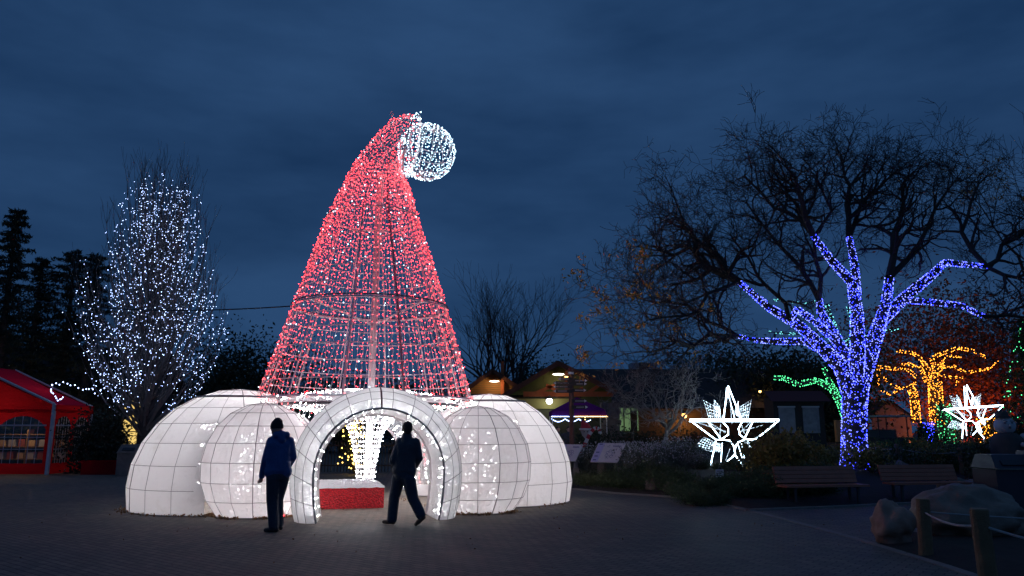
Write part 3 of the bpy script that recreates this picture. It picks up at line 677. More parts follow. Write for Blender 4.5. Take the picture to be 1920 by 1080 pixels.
for k, (px, Y, h_, wd, lb) in enumerate([(470, 52, 8.2, 9, 'round dark tree behind the widest dome'), (395, 50, 7, 7, 'dark leafy tree behind the oval tree'), (1010, 62, 7.2, 5, 'small round leafy tree behind the lodge gable'), (1480, 44, 5.6, 8, 'dark bushy tree behind the garden kiosk'), (1560, 41, 5.8, 6, 'dark bushy tree behind the blue wrapped trunk'),
                                  (1770, 48, 10.5, 13, 'large tree with orange glow put into its leaf colour behind the amber lit trunks'), (1880, 47, 9.5, 8, 'large dark tree with red orange glow put into its leaf colour behind the second star'), (1330, 60, 8, 8, 'dark tree above the long lodge roof'), (-60, 44, 9, 12, 'dark mass of a tree behind the tent and sheds'), (640, 60, 6, 10, 'low dark tree seen through the lit hat'), (800, 60, 5.5, 9, 'low dark tree behind the hat and rear arch')]):
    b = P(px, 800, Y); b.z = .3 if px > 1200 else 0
    leafy('leafy_tree', b, (wd, wd * .8, h_), lb, 60 + k, 11000, DGREEN if px < 1700 else mat('glow_tint_leaf', (0.24, 0.09, 0.04), .8, .4, 3), .26, 'dark trees in the distance', 'tree', True, 26)  # trees behind the amber lights carry the orange glow in their leaf colour
#PART4
# ------------------------------------------------------------------ red marquee tent
RED = fabric('red_tent_cloth', (0.62, 0.015, 0.03), 0.5, 0.0, 0.0)
MAG = fabric('tent_roof_cloth', (0.50, 0.015, 0.07), 0.35, 0.0, 0.0)
TRIM = mat('white_trim', (0.6, 0.6, 0.62), .6)
def glass(name, rough=.08, see=.8):
    if name in MATS: return MATS[name]
    m_ = bpy.data.materials.new(name); m_.use_nodes = True; t = m_.node_tree; t.nodes.clear(); N = t.nodes.new
    g = N('ShaderNodeBsdfGlossy'); g.inputs['Roughness'].default_value = rough; tp_ = N('ShaderNodeBsdfTransparent'); x = N('ShaderNodeMixShader'); x.inputs[0].default_value = see; o = N('ShaderNodeOutputMaterial')
    t.links.new(g.outputs[0], x.inputs[1]); t.links.new(tp_.outputs[0], x.inputs[2]); t.links.new(x.outputs[0], o.inputs[0]); MATS[name] = m_; return m_
VINYL = glass('clear_vinyl', .12, .88)
y0, y1, xr, xl = 29.3, 31.9, -17.72, -24.6
ze = P(107, 758, y0).z; zs = P(0, 707, y0).z; sl_ = (zs - ze) / (P(107, 758, y0).x - P(0, 707, y0).x); xm = (xl + xr) / 2; zr = ze + sl_ * (xr - xm)
tent = thing('marquee_tent', (xr, y0, 0), 'red marquee tent with arched clear windows and a scalloped valance', 'tent')
m = MB()
for xa, za, xb, zb in ((xr + .1, ze - .03, xm, zr), (xl - .1, ze - .03, xm, zr)):
    n = 8
    for i in range(n):
        f0, f1 = i / n, (i + 1) / n; sg = lambda f: -.12 * 4 * f * (1 - f)
        m.quad((xa + (xb - xa) * f0, y0 - .05, za + (zb - za) * f0 + sg(f0)), (xa + (xb - xa) * f1, y0 - .05, za + (zb - za) * f1 + sg(f1)), (xa + (xb - xa) * f1, y1 + .05, za + (zb - za) * f1 + sg(f1)), (xa + (xb - xa) * f0, y1 + .05, za + (zb - za) * f0 + sg(f0)))
m.build('roof', MAG, tent)
m = MB(); m.add([(xl, y0, ze), (xr, y0, ze), (xm, y0, zr - .02)], [(0, 1, 2)]); m.build('gable', RED, tent)
m = MB(); m.tube([(xl, y0 - .03, ze), (xm, y0 - .03, zr), (xr, y0 - .03, ze)], .05, 5); m.build('edge_trim', TRIM, tent)
m = MB(); m.tube([(xr, y1, ze), (xm, y1, zr)], .04, 5); m.build('edge_trim', TRIM, tent)
def valance(a, b):
    a, b = Vector(a), Vector(b); n = 30; q = MB(); L = (b - a).length
    for i in range(n + 1):
        p = a.lerp(b, i / n); q.v += [tuple(p), tuple(p + Vector((0, 0, -.26 - .07 * abs(math.sin(i / n * L * 2.1)))))]
    q.f = [(2 * i, 2 * i + 1, 2 * i + 3, 2 * i + 2) for i in range(n)]; q.m = [0] * n; q.build('valance', RED, tent)
valance((xl, y0 - .08, ze), (xr + .04, y0 - .08, ze)); valance((xr + .08, y0 - .06, ze), (xr + .08, y1, ze))
for x, y in ((xr, y0), (xr, y1), (xl, y0), (xl, y1)):
    m = MB(); m.box((x, y - .04, ze / 2), (.11, .11, ze)); m.build('post', TRIM, tent)
def tent_wall(a, b, wins):        # a wall sheet with arched window openings, panes and white lattice
    a, b = Vector(a), Vector(b); d = (b - a).normalized(); L = (b - a).length; zt = ze - .2; q = MB()
    W = lambda s_, z: tuple(a + d * s_ + Vector((0, 0, z)))
    cur = 0.0
    for s0, s1 in wins:
        zb, zs_, n = .42, zt - .42 - (s1 - s0) * .18, 10
        q.quad(W(cur, .02), W(s0, .02), W(s0, zt), W(cur, zt)); q.quad(W(s0, .02), W(s1, .02), W(s1, zb), W(s0, zb))
        arc = [(s0 + (s1 - s0) * i / n, zs_ + (zt - .25 - zs_) * math.sin(math.pi * i / n) ** .6) for i in range(n + 1)]
        for (p0, z0), (p1, z1) in zip(arc, arc[1:]): q.quad(W(p0, z0), W(p1, z1), W(p1, zt), W(p0, zt))
        g = MB(); g.add([W(s0, zb), W(s1, zb)] + [W(*p) for p in reversed(arc)], [tuple(range(n + 3))]); pn = g.build('window_pane', VINYL, tent)
        for i in range(1, 6):
            g = MB(); f = i / 6; sx = s0 + (s1 - s0) * f; g.tube([W(sx, zb), W(sx, zs_ + (zt - .25 - zs_) * math.sin(math.pi * f) ** .6)], .013, 4); g.build('lattice_bar', TRIM, pn)
        for z in (.95, 1.4, 1.85):
            g = MB(); g.tube([W(s0, z), W(s1, z)], .03 if z > 1.8 else .013, 4); g.build('lattice_bar', TRIM, pn)
        cur = s1
    q.quad(W(cur, .02), W(L, .02), W(L, zt), W(cur, zt)); q.build('wall_sheet', RED, tent)
tent_wall((xl, y0 + .02, 0), (xr, y0 + .02, 0), [(.4, 2.1), (2.6, 4.3), (4.75, 6.62)]); tent_wall((xr, y0, 0), (xr, y1, 0), [(.2, 1.2), (1.45, 2.45)])
st = thing('display_shelf', (-20, 31.6, 0), 'low display shelf with boxes inside the red tent', 'shelf'); WOODM = mat('shelf_wood', (.22, .13, .07), .7, .3, 5)
for z in (.5, 1.0, 1.5): m = MB(); m.box((-20, 31.6, z), (3.6, .4, .04)); m.build('board', WOODM, st)
for x in (-21.7, -20, -18.3): m = MB(); m.box((x, 31.6, .85), (.06, .38, 1.7)); m.build('upright', WOODM, st)
rg = random.Random(2)
for i in range(16):
    m = MB(); m.box((-21.5 + (i % 8) * .42, 31.58, .52 + (.5 if i > 7 else 0) + .13), (.26, .22, .24 + .04 * (i % 3))); one(m, 'gift_box', mat('gift%d' % (i % 3), [(.5, .35, .2), (.4, .4, .42), (.3, .08, .06)][i % 3], .5), 'small boxed item on the shelf inside the tent', 'box', 'boxes on the tent shelf')
tl = thing('tent_lamp', (-20, 31, 2.5), 'warm bulb hanging under the red tent roof', 'lamp'); m = MB(); m.sphere((-20, 31, 2.45), .06); m.build('bulb', glow('warm_bulb', (1, .62, .25), 40), tl); m = MB(); m.tube([(-20, 31, 2.5), (-20, 31, 3.3)], .01, 4); m.build('cord', DARKM, tl)
lamp(tl, (-20, 31, 2.36), 38, (1, .72, .42), .08)

# shed and lit archway behind the left side
DWALL = mat('dark_wall', (.05, .045, .042), .9, .3, 2, .4, 10); DROOF = mat('dark_shingle', (.045, .04, .038), .95, .4, 3, .6, 12)
sh = thing('shed', (-22, 39, 0), 'long dark shed with a low roof behind the red tent', 'building')
zz = P(60, 646, 41).z
m = MB(); m.box((-24.5, 42.5, zz * .3), (9, 5, zz * .6)); m.build('wall', DWALL, sh); m = MB(); m.add([(-29.5, 39.5, zz * .6), (-19.5, 39.5, zz * .6), (-19.5, 42.5, zz), (-29.5, 42.5, zz), (-29.5, 45.5, zz * .6), (-19.5, 45.5, zz * .6)], [(0, 1, 2, 3), (3, 2, 5, 4)]); m.build('roof', DROOF, sh)
ar = thing('lit_archway', P(246, 838, 38.5) * 1, 'glowing yellow arched doorway behind the oval tree', 'doorway'); ar.location.z = 0
c = P(245, 800, 38.5); hw = .48; zt = P(245, 785, 38.5).z
m = MB(); m.add([(c.x - hw, 38.6, .6), (c.x + hw, 38.6, .6)] + [(c.x + hw * math.cos(math.pi * i / 12), 38.6, zt - hw + .1 + hw * 1.2 * math.sin(math.pi * i / 12)) for i in range(13)], [tuple(range(15))]); m.build('lit_opening', glow('lit_door', (1, .68, .2), .95), ar)
m = MB(); m.add([(c.x - .45, 38.6, zt + .5), (c.x + .4, 38.6, zt + .5), (c.x + .3, 38.6, zt + .9), (c.x - .4, 38.6, zt + .9)], [(0, 1, 2, 3)]); m.build('lit_fanlight', MATS['lit_door'], ar)
m = MB(); m.box((c.x - .8, 38.7, 1.9), (.5, .3, 3.8)); m.build('jamb', DWALL, ar); m = MB(); m.box((c.x + .85, 38.7, 1.9), (.5, .3, 3.8)); m.build('jamb', DWALL, ar)
m = MB(); m.box((c.x, 38.55, 1.62), (1.0, .05, .05)); m.build('transom', DWALL, ar)
STONE = mat('stone', (.2, .18, .16), .9, .35, 6, .5, 20)
def bin_(base, w_, h_, label, mt):
    r_ = thing('waste_bin', base, label, 'bin'); b = Vector(base); m = MB(); m.box(b + Vector((0, 0, h_ * .36)), (w_, w_, h_ * .72)); m.build('body', mt, r_)
    m = MB(); m.add([b + Vector(p) for p in ((-w_ * .52, -w_ * .52, h_ * .74), (w_ * .52, -w_ * .52, h_ * .74), (w_ * .52, w_ * .52, h_ * .74), (-w_ * .52, w_ * .52, h_ * .74), (-w_ * .44, -w_ * .25, h_), (w_ * .44, -w_ * .25, h_), (w_ * .44, w_ * .4, h_), (-w_ * .44, w_ * .4, h_))], [(0, 1, 5, 4), (1, 2, 6, 5), (2, 3, 7, 6), (3, 0, 4, 7), (4, 5, 6, 7), (3, 2, 1, 0)]); hd = m.build('hood', mt, r_)
    m = MB(); m.box(b + Vector((0, -w_ * .43, h_ * .85)), (w_ * .6, .02, h_ * .12), M=Matrix.Rotation(R(-45), 3, 'X')); m.build('flap', TRIM if False else DARKM, hd); m = MB(); m.box(b + Vector((0, -w_ * .55, h_ * .735)), (w_ * 1.06, .03, .03)); m.build('lip', STONE, r_)
    return r_
bin_((-14.25, 28.7, 0), .75, 1.15, 'stone grey waste bin standing beside the widest dome', STONE)
m = MB(); m.box((P(190, 880, 29.6).x, 29.6, .24), (1.3, .5, .48)); o = thing('planter', (P(190, 880, 29.6).x, 29.6, 0), 'low red planter box between the tent and the waste bin', 'planter'); m.build('box', RED, o)
m = MB(); m.box((P(190, 880, 29.6).x, 29.6, .5), (1.34, .54, .05)); m.build('rim', RED, o)

# ------------------------------------------------------------------ lodge buildings on the right
ORANGE = mat('orange_beam', (.45, .11, .03), .7, .25, 6); GREENB = mat('green_boards', (.12, .14, .035), .8, .3, 4, .4, 20); OCHRE = mat('ochre_boards', (.3, .2, .07), .8, .3, 4)
LAMPW = glow('white_lamp', (.85, .95, 1), 9); LAMPP = glow('eave_lamp', (1, .82, .7), 6); LAMPA = glow('amber_lamp', (1, .5, .12), 9)
def gable(name, Y, pk, le, re_, depth, label, beams=True):
    a, b, c = P(*le, Y), P(*re_, Y), P(*pk, Y); root = thing(name, ((a.x + b.x) / 2, Y, 0), label, 'building'); D = Vector((0, depth, 0)); o_ = Vector((0, -.7, 0))
    for p, q in ((a, c), (c, b)):
        m = MB(); th = Vector((0, 0, .16)); m.add([p + o_, q + o_, q + D, p + D, p + o_ + th, q + o_ + th, q + D + th, p + D + th], [(0, 3, 2, 1), (4, 5, 6, 7), (0, 1, 5, 4), (2, 3, 7, 6), (0, 4, 7, 3), (1, 2, 6, 5)]); m.build('roof_slope', DROOF, root)
        m = MB(); m.bar(p + o_ * 1.05 + Vector((0, 0, .02)), q + o_ * 1.05 + Vector((0, 0, .02)), .06, .24); m.build('bargeboard', mat('brown_board', (.16, .06, .03), .8, .2, 5), root)
    zb = min(a.z, b.z); i0 = a.lerp(c, .06); i1 = b.lerp(c, .06)
    m = MB(); m.add([(i0.x, Y, i0.z), (i1.x, Y, i1.z), (c.x, Y, c.z)], [(0, 1, 2)]); m.build('gable_wall', GREENB if beams else OCHRE, root)
    return root, a, b, c
lg, a, b, c = gable('lodge', 38, (1045, 684), (944, 745), (1152, 738), 9, 'gabled timber lodge with orange beams and green boards behind the signpost')
m = MB(); m.box(((a.x + b.x) / 2, 38.25, a.z / 2), (b.x - a.x - .8, .3, a.z)); m.build('wall', mat('dim_boards', (.1, .09, .05), .85, .3, 4), lg)
m = MB(); m.box((a.x + 1.9, 38.05, P(1030, 757, 38).z), (3.0, .06, .5)); m.build('fascia', mat('yellow_fascia', (.42, .34, .1), .7), lg)
m = MB(); m.box((b.x - .9, 38.05, P(1120, 755, 38).z), (1.5, .06, .7)); m.build('board_panel', GREENB, lg)
zt = P(1060, 739, 37.7).z; m = MB(); m.bar((a.x + 1.0, 37.7, zt), (b.x - .1, 37.7, zt), .16, .24); m.build('tie_beam', ORANGE, lg)
for p, q in (((1040, 722), (1000, 739)), ((1093, 728), (1070, 739)), ((1124, 722), (1098, 740)), ((1024, 722), (1046, 733))): m = MB(); m.bar(P(*p, 37.65), P(*q, 37.65), .12, .16); m.build('brace', ORANGE, lg)
m = MB(); m.bar(P(1062, 740, 37.7), P(1062, 690, 37.7), .14, .14); m.build('king_post', ORANGE, lg)
def small_lamp(p, r_, mt, power, col, label, shade=True):
    t_ = thing('wall_lamp', p, label, 'lamp'); m = MB(); m.sphere(p, r_, 10, 6); m.build('bulb', mt, t_); m = MB(); m.lathe(p, [(r_[0] * 1.15 if isinstance(r_, tuple) else r_ * 1.3, (r_[2] if isinstance(r_, tuple) else r_) * .6), (.03, (r_[2] if isinstance(r_, tuple) else r_) * 1.8), (.0, (r_[2] if isinstance(r_, tuple) else r_) * 1.8)], 10); m.build('shade', DARKM, t_)
    m = MB(); m.tube([p + Vector((0, 0, .05)), p + Vector((0, .5, .18))], .02, 4); m.build('bracket', DARKM, t_)
    if power: lamp(t_, p + Vector((0, -.25, -.2)), power, col, .1)
small_lamp(P(1047, 702, 37.4), (.3, .2, .05), LAMPP, 5, (1, .7, .35), 'oval eave lamp under the lodge gable peak')
small_lamp(P(1030, 752, 37.5), .16, LAMPW, 5, (.9, 1, .8), 'bright white floodlight on the yellow fascia of the lodge')
small_lamp(P(1062, 708, 37.3), .09, LAMPA, 0, (1, .6, .2), 'small amber lantern hanging on the lodge king post')
l2, a2, b2, c2 = gable('lodge', 46, (924, 697), (866, 740), (986, 738), 9, 'smaller lodge gable with amber lit slats behind the wide clean dome', False)
for i in range(9):
    f = i / 9; z = a2.z + .1 + f * (c2.z - a2.z) * .85; hw = (b2.x - a2.x) / 2 * (1 - (z - a2.z) / (c2.z - a2.z)) - .1
    m = MB(); m.box((c2.x, 45.93, z), (2 * hw, .05, .09)); m.build('slat', mat('slat_wood', (.42, .2, .06), .7), l2)
m = MB(); m.box(((a2.x + b2.x) / 2, 46.2, a2.z / 2), (b2.x - a2.x - .4, .3, a2.z)); m.build('wall', DWALL, l2)
m = MB(); m.box((P(942, 730, 45.7).x, 45.7, a2.z * .5 + 1), (.2, .2, a2.z + 2)); m.build('post', ORANGE, l2)
small_lamp(P(927, 715, 45.3), (.3, .2, .05), LAMPP, 22, (1, .62, .25), 'oval eave lamp under the smaller lodge gable')
# long dark range to the right
rl = thing('long_lodge', (9, 42, 0), 'long low dark roofed range joined to the lodge behind the small twiggy tree', 'building')
za, zb_ = P(1200, 692, 46).z, P(1250, 765, 41).z
m = MB(); m.add([(3.0, 41, zb_), (19, 41, zb_), (19, 46, za), (3.0, 46, za), (3.0, 51, zb_), (19, 51, zb_)], [(0, 1, 2, 3), (3, 2, 5, 4)]); m.build('roof', DROOF, rl)
m = MB(); m.box((11, 42.2, zb_ / 2), (15.6, .3, zb_)); m.build('wall', mat('brown_wall', (.12, .07, .04), .85, .3, 3), rl)
m = MB(); w0, w1 = P(1158, 760, 41.5), P(1200, 808, 41.5); m.box(((w0.x + w1.x) / 2, 42.0, (w0.z + w1.z) / 2), (w1.x - w0.x, .1, w0.z - w1.z)); wi = m.build('window', glow('lit_window', (.45, .75, .35), .22), rl)
for f in (.33, .66): m = MB(); m.box((w0.x + (w1.x - w0.x) * f, 41.93, (w0.z + w1.z) / 2), (.06, .05, w0.z - w1.z)); m.build('mullion', DWALL, wi)
m = MB(); m.box(((w0.x + w1.x) / 2, 41.93, w0.z + .12), (w1.x - w0.x + .3, .08, .2)); m.build('lintel', GREENB, wi); m = MB(); m.box((w0.x + .95, 41.92, w1.z + .55), (.34, .04, 1.1)); m.build('dark_panel', DWALL, wi)
small_lamp(P(1282, 779, 41.4), .17, LAMPA, 40, (1, .5, .12), 'amber wall lamp glowing on the long brown lodge wall'); small_lamp(P(1425, 734, 41.4), .07, LAMPA, 4, (1, .5, .15), 'small amber wall lamp near the kiosk')
m = MB(); m.box(P(1205, 692, 47), (1.6, 1.2, .7)); vt = thing('roof_unit', P(1215, 697, 47), 'boxy grey ventilation unit on the dark lodge roof', 'roof unit'); m.build('casing', mat('grey_sheet', (.3, .3, .32), .5, .2, 3), vt)
m = MB(); m.box(P(1207, 687, 46.2), (.6, .05, .5)); m.build('louvre', DARKM, vt); m = MB(); m.box(P(1215, 699, 47), (2.2, 1.6, .3)); m.build('curb', DARKM, vt)
# stone pillar, each course of stones
pl = thing('stone_pillar', (P(1145, 850, 36.8).x, 36.8, 0), 'square pillar of stacked brown stones by the lodge window', 'pillar'); px_ = P(1145, 800, 36.8).x; zt = P(1145, 755, 36.8).z; rg = random.Random(4)
for i in range(11):
    for j in range(3):
        m = MB(); wd = .86 / 3; m.box((px_ + (j - 1 + (.12 if i % 2 else -.12)) * wd, 36.8 + rg.gauss(0, .015), (i + .5) * zt / 11), (wd - .015, .8, zt / 11 - .015)); m.build('stone', mat('pillar_stone%d' % rg.randrange(3), [(.2, .15, .13), (.16, .12, .11), (.24, .19, .16)][rg.randrange(3)], .9, .3, 5), pl)
# purple canopy
PUR = fabric('purple_canopy', (.12, .02, .2), .3, 0, 0); cn = thing('canopy_tent', (P(1082, 800, 34).x, 34, 0), 'purple pop-up canopy edged with small bulbs in front of the lodge', 'canopy')
cx = P(1082, 772, 34).x; ze2 = P(1082, 771, 34).z; zp = P(1080, 745, 34).z; hw = 1.2
m = MB(); m.add([(cx - hw, 32.8, ze2), (cx + hw, 32.8, ze2), (cx + hw, 35.2, ze2), (cx - hw, 35.2, ze2), (cx, 34, zp)], [(0, 1, 4), (1, 2, 4), (2, 3, 4), (3, 0, 4)]); m.build('roof', PUR, cn)
m = MB()
for k in range(4):
    q = [(cx - hw, 32.8), (cx + hw, 32.8), (cx + hw, 35.2), (cx - hw, 35.2)]; p, q2 = q[k], q[(k + 1) % 4]; m.quad((p[0], p[1], ze2), (q2[0], q2[1], ze2), (q2[0], q2[1], ze2 - .22), (p[0], p[1], ze2 - .22))
m.build('valance', PUR, cn)
for sx in (-1, 1):
    for sy in (32.85, 35.15): m = MB(); m.tube([(cx + sx * hw * .98, sy, 0), (cx + sx * hw * .98, sy, ze2)], .025, 5); m.build('leg', TRIM, cn)
ls = thing('string_lights', (cx, 32.7, ze2), 'warm and white bulbs hung along the purple canopy edge', 'string lights'); m = MB(); m2 = MB()
for i in range(46):
    f = i / 45; z = ze2 - .26; (m if f > .4 else m2).octa((cx - hw + 2 * hw * f, 32.75, z), .024); m2.octa((cx - hw + 1.4 * hw * f, 32.95, z - .1 - .12 * abs(math.sin(f * 9))), .022)
for i in range(14): m.octa((cx + .25, 32.9, ze2 - .3 - i * .09), .022)
m.build('warm_bulbs', glow('led_warm', (1, .6, .25), 7), ls, kind='stuff'); m2.build('white_bulbs', LED_T, ls, kind='stuff')
lamp(cn, (cx, 34, ze2 - .3), 8, (.85, 1, .6), .15)
# ------------------------------------------------------------------ signpost
BROWN = mat('brown_steel', (.16, .06, .04), .5, .2, 4); SIGNM = mat('sign_plate', (.035, .032, .035), .6); SIGNW = mat('sign_white', (.8, .8, .82), .6)
sp = P(1072, 800, 26); sp.z = 0; sg = thing('signpost', sp, 'brown steel signpost carrying dark arrow signs in both directions', 'signpost'); zt = P(1072, 690, 26).z
m = MB(); m.tube([sp, (sp.x, sp.y, zt)], .085, 10); m.build('post', BROWN, sg); m = MB(); m.tube([(sp.x, sp.y, zt - .22), (sp.x, sp.y, zt - .14)], .1, 10); m.build('collar', SIGNW, sg)
def text(s_, p, size, parent, mt=SIGNW, rot=(R(90), 0, 0)):
    cu = bpy.data.curves.new('lettering', 'FONT'); cu.body = s_; cu.size = size; cu.align_x = 'CENTER'; cu.align_y = 'CENTER'; cu.extrude = .001; cu.materials.append(mt)
    o_ = bpy.data.objects.new('lettering', cu); COL.objects.link(o_); o_.location = p; o_.rotation_euler = rot; o_.parent = parent
    me = bpy.data.meshes.new_from_object(o_.evaluated_get(bpy.context.evaluated_depsgraph_get())); bpy.data.objects.remove(o_); bpy.data.curves.remove(cu)
    me.transform(Matrix.Translation(p) @ Euler(rot).to_matrix().to_4x4()); o_ = bpy.data.objects.new('lettering', me); COL.objects.link(o_); o_.parent = parent
    return o_
for side, ytop, x_end, word in ((-1, 711, 1045, 9), (-1, 718.5, 1036, 'AUSTRALIA AMERICAS'), (-1, 725.5, 1036, 'FIRST AID & GUEST'), (-1, 733.5, 1036, 7), (1, 714, 1102, 10), (1, 720, 1101, 5), (1, 732, 1100, 7), (1, 752, 1101, 11), (1, 763.5, 1103, 6)):
    c = P(1072, ytop, 25.95); e = P(x_end, ytop, 25.95); L = abs(e.x - c.x); m = MB(); h_ = .06
    m.add([(c.x, 25.86, c.z - h_), (e.x - side * .1, 25.86, c.z - h_), (e.x, 25.86, c.z), (e.x - side * .1, 25.86, c.z + h_), (c.x, 25.86, c.z + h_), (c.x, 25.89, c.z - h_), (e.x - side * .1, 25.89, c.z - h_), (e.x, 25.89, c.z), (e.x - side * .1, 25.89, c.z + h_), (c.x, 25.89, c.z + h_)], [(0, 1, 2, 3, 4), (9, 8, 7, 6, 5), (0, 5, 6, 1), (1, 6, 7, 2), (2, 7, 8, 3), (3, 8, 9, 4)]); pt_ = m.build('arrow_sign', SIGNM, sg)
    m = MB(); m.add([(e.x - side * .02, 25.855, c.z), (e.x - side * .11, 25.855, c.z + .05), (e.x - side * .11, 25.855, c.z - .05)], [(0, 1, 2)]); m.build('arrow_mark', SIGNW, pt_)
    if isinstance(word, str): text(word, Vector(((c.x + e.x) / 2 + side * .02, 25.854, c.z)), min(.085, L * 1.25 / len(word)), pt_)
    else:      # too blurred in the photograph to read: a plain pale line where the writing stands
        m = MB(); m.box(((c.x + e.x) / 2, 25.856, c.z), (min(L * .6, word * .045), .004, .04)); m.build('text_line', mat('blurred_text', (.3, .3, .32), .7), pt_)

# ------------------------------------------------------------------ bed: panels, stars, shrubs, benches, rocks, rope fence
def panel(px, Y, wd, hd, label, vis=True):
    c = P(px, 849, Y); g = hgt(c.x, Y); root = thing('sign_panel', (c.x, Y, g), label, 'sign'); M_ = Matrix.Rotation(R(-36), 3, 'Z') @ Matrix.Rotation(R(46), 3, 'X')
    m = MB(); m.box(c, (wd, hd, .03), M=M_); bd = m.build('board', mat('panel_cream', (.78, .75, .72), .6, .1, 8), root)
    Mr = M_.to_euler(); nrm = M_ @ Vector((0, 0, .017)); INK = mat('panel_ink', (.12, .14, .3), .7)
    for (u, v, a_, b_) in ((-.34, .43, .12, .05), (-.34, .0, .12, .05), (-.34, -.2, .12, .05), (-.34, -.4, .12, .05)):
        m = MB(); m.box(c + M_ @ Vector((u * wd - .03, v * hd, .018)), (a_ * wd, b_ * hd, .004), M=M_); m.build('heading_bar', INK, bd)
    m = MB(); m.box(c + M_ @ Vector((-.36 * wd, 0, .0165)), (.24 * wd, .98 * hd, .003), M=M_); m.build('text_column', mat('panel_lilac', (.6, .57, .78), .6), bd)
    m = MB(); m.tube([c + M_ @ Vector((.1 * wd + .3 * wd * i / 20, .33 * hd + .035 * math.sin(i * 1.9), .018)) for i in range(21)], .008, 3); m.build('script_mark', INK, bd)
    for i in range(7):
        a = i * .9; m = MB(); q = c + M_ @ Vector((.1 * wd + .12 * wd * math.cos(a), -.08 * hd + .16 * hd * math.sin(a), .018)); m.tube([q + M_ @ Vector((.05 * math.cos(t), .05 * math.sin(t), .0)) for t in [j * .9 for j in range(7)]], .006, 3); m.build('map_mark', INK, bd)
    for s_ in (-.3, .3):
        q = c + M_ @ Vector((s_ * wd, .05, 0)); m = MB(); m.box((q.x, q.y, (q.z + g) / 2 - .04), (.12, .1, q.z - g - .02)); m.build('leg', mat('grey_post', (.2, .2, .22), .6), root); m = MB(); m.box((q.x, q.y, g + .2), (.2, .2, .42)); m.build('foot_block', STONE, root)
panel(1140, 23.6, .95, .78, 'slanted cream map panel on two posts in the planting bed'); panel(1066, 24.6, .8, .7, 'slanted sign panel half hidden behind the wide clean dome')
s_ = P(1350, 899, 18.9); g = hgt(s_.x, 18.9); ns = thing('notice_sign', (s_.x, 18.9, g), 'small white notice on a dark stake in the front shrubs', 'sign')
m = MB(); m.box((s_.x + .02, 18.93, (g + s_.z + .3) / 2), (.05, .04, s_.z + .3 - g)); m.build('stake', DARKM, ns); m = MB(); m.box((s_.x, 18.9, s_.z + .15), (.19, .015, .18)); pt_ = m.build('notice_plate', SIGNW, ns); m = MB(); m.box((s_.x, 18.9, s_.z - .08), (.19, .015, .26)); m.build('picture_plate', mat('photo_grey', (.25, .23, .27), .6, .9, 14), ns)
for i in range(3): m = MB(); m.box((s_.x - .02 * (i == 1), 18.89, s_.z + .2 - .05 * i), (.13 - .03 * (i == 2), .004, .016)); m.build('text_line', SIGNM, pt_)

def star(origin, label, rot=0.0, tilt=0.0):
    k = .0168; O = Vector(origin); root = thing('light_star', O, label, 'light sculpture', 'light stars in the garden'); Rm = Matrix.Rotation(rot, 3, 'Z') @ Matrix.Rotation(tilt, 3, 'Y')
    V = lambda x, y, d=0.0: O + Rm @ Vector(((x - 552) / 5.685 * k, d, (500 - y) / 5.685 * k))
    front = [[(505, 135), (430, 500)], [(505, 135), (632, 500)], [(75, 492), (1030, 492)], [(75, 500), (345, 705)], [(265, 510), (400, 700)], [(1030, 500), (850, 640), (760, 700)], [(750, 510), (650, 690)], [(410, 500), (480, 580), (478, 650), (400, 702), (345, 705)], [(640, 505), (590, 590), (605, 655), (660, 700), (760, 702)],
             [(400, 702), (490, 712), (530, 770), (538, 860)], [(660, 700), (570, 735), (542, 800), (538, 860)], [(345, 705), (270, 985)], [(538, 860), (450, 930)], [(538, 860), (632, 1000)]]
    for q in front: m = MB(); m.tube([V(*p) for p in q], .017, 6); m.build('rope_light', ROPE, root)
    back = [[(515, 150), (465, 500)], [(515, 150), (590, 510)], [(90, 512), (1015, 512)], [(435, 740), (410, 940)], [(600, 740), (640, 900)], [(640, 740), (665, 900)]]
    for q in back: m = MB(); m.tube([V(*p, .28) for p in q], .01, 5); m.build('rope_light', ROPE, root)
    for q in ([(140, 515), (470, 620)], [(290, 520), (465, 630)], [(880, 550), (610, 620)], [(740, 520), (600, 650)], [(530, 200), (538, 540)], [(415, 540), (400, 690)], [(640, 540), (665, 640)], [(500, 800), (450, 920)]): m = MB(); m.tube([V(*p, .15) for p in q], .009, 4); m.build('strut', WIRE, root)
    wings = [[(262, 285), (440, 370), (410, 490), (325, 490)], [(375, 275), (445, 350), (440, 480), (385, 480)], [(785, 275), (650, 365), (645, 480), (745, 485)], [(640, 290), (605, 420), (640, 470), (655, 420)], [(140, 785), (260, 680), (345, 725), (330, 830)], [(350, 735), (430, 745), (412, 835), (352, 820)], [(760, 700), (690, 720), (740, 800), (800, 760)]]
    rg = random.Random(5)
    for wq in wings:
        q = [V(*p, .35 + .12 * (i % 2)) for i, p in enumerate(wq)]; m = MB(); m.tube(q, .014, 4, closed=True); m2 = MB()
        for f in (.2, .4, .6, .8): m.tube([q[0].lerp(q[1], f), q[3].lerp(q[2], f)], .009, 3); m.tube([q[0].lerp(q[3], f), q[1].lerp(q[2], f)], .009, 3)
        wg = m.build('wing_lattice', WIRE, root)
        for i in range(60): f, g_ = rg.random(), round(rg.random() * 5) / 5; f, g_ = (f, g_) if i % 2 else (g_, f); m2.octa(q[0].lerp(q[1], f).lerp(q[3].lerp(q[2], f), g_) + Vector((0, -.01, 0)), .009)
        m2.build('wing_bulbs', LED_WW, wg, kind='stuff')
    z = hgt(O.x, O.y)
    for x in (300, 640): p = V(x, 950, .1); m = MB(); m.tube([p, (p.x, p.y, z - .05)], .02, 5); m.build('stake', WIRE, root)
star(P(1377, 788, 24), 'larger white rope light star standing among the yellow leafed shrubs'); star(P(1826, 764, 36), 'far white rope light star next to the snowman figure', 0, R(-4))

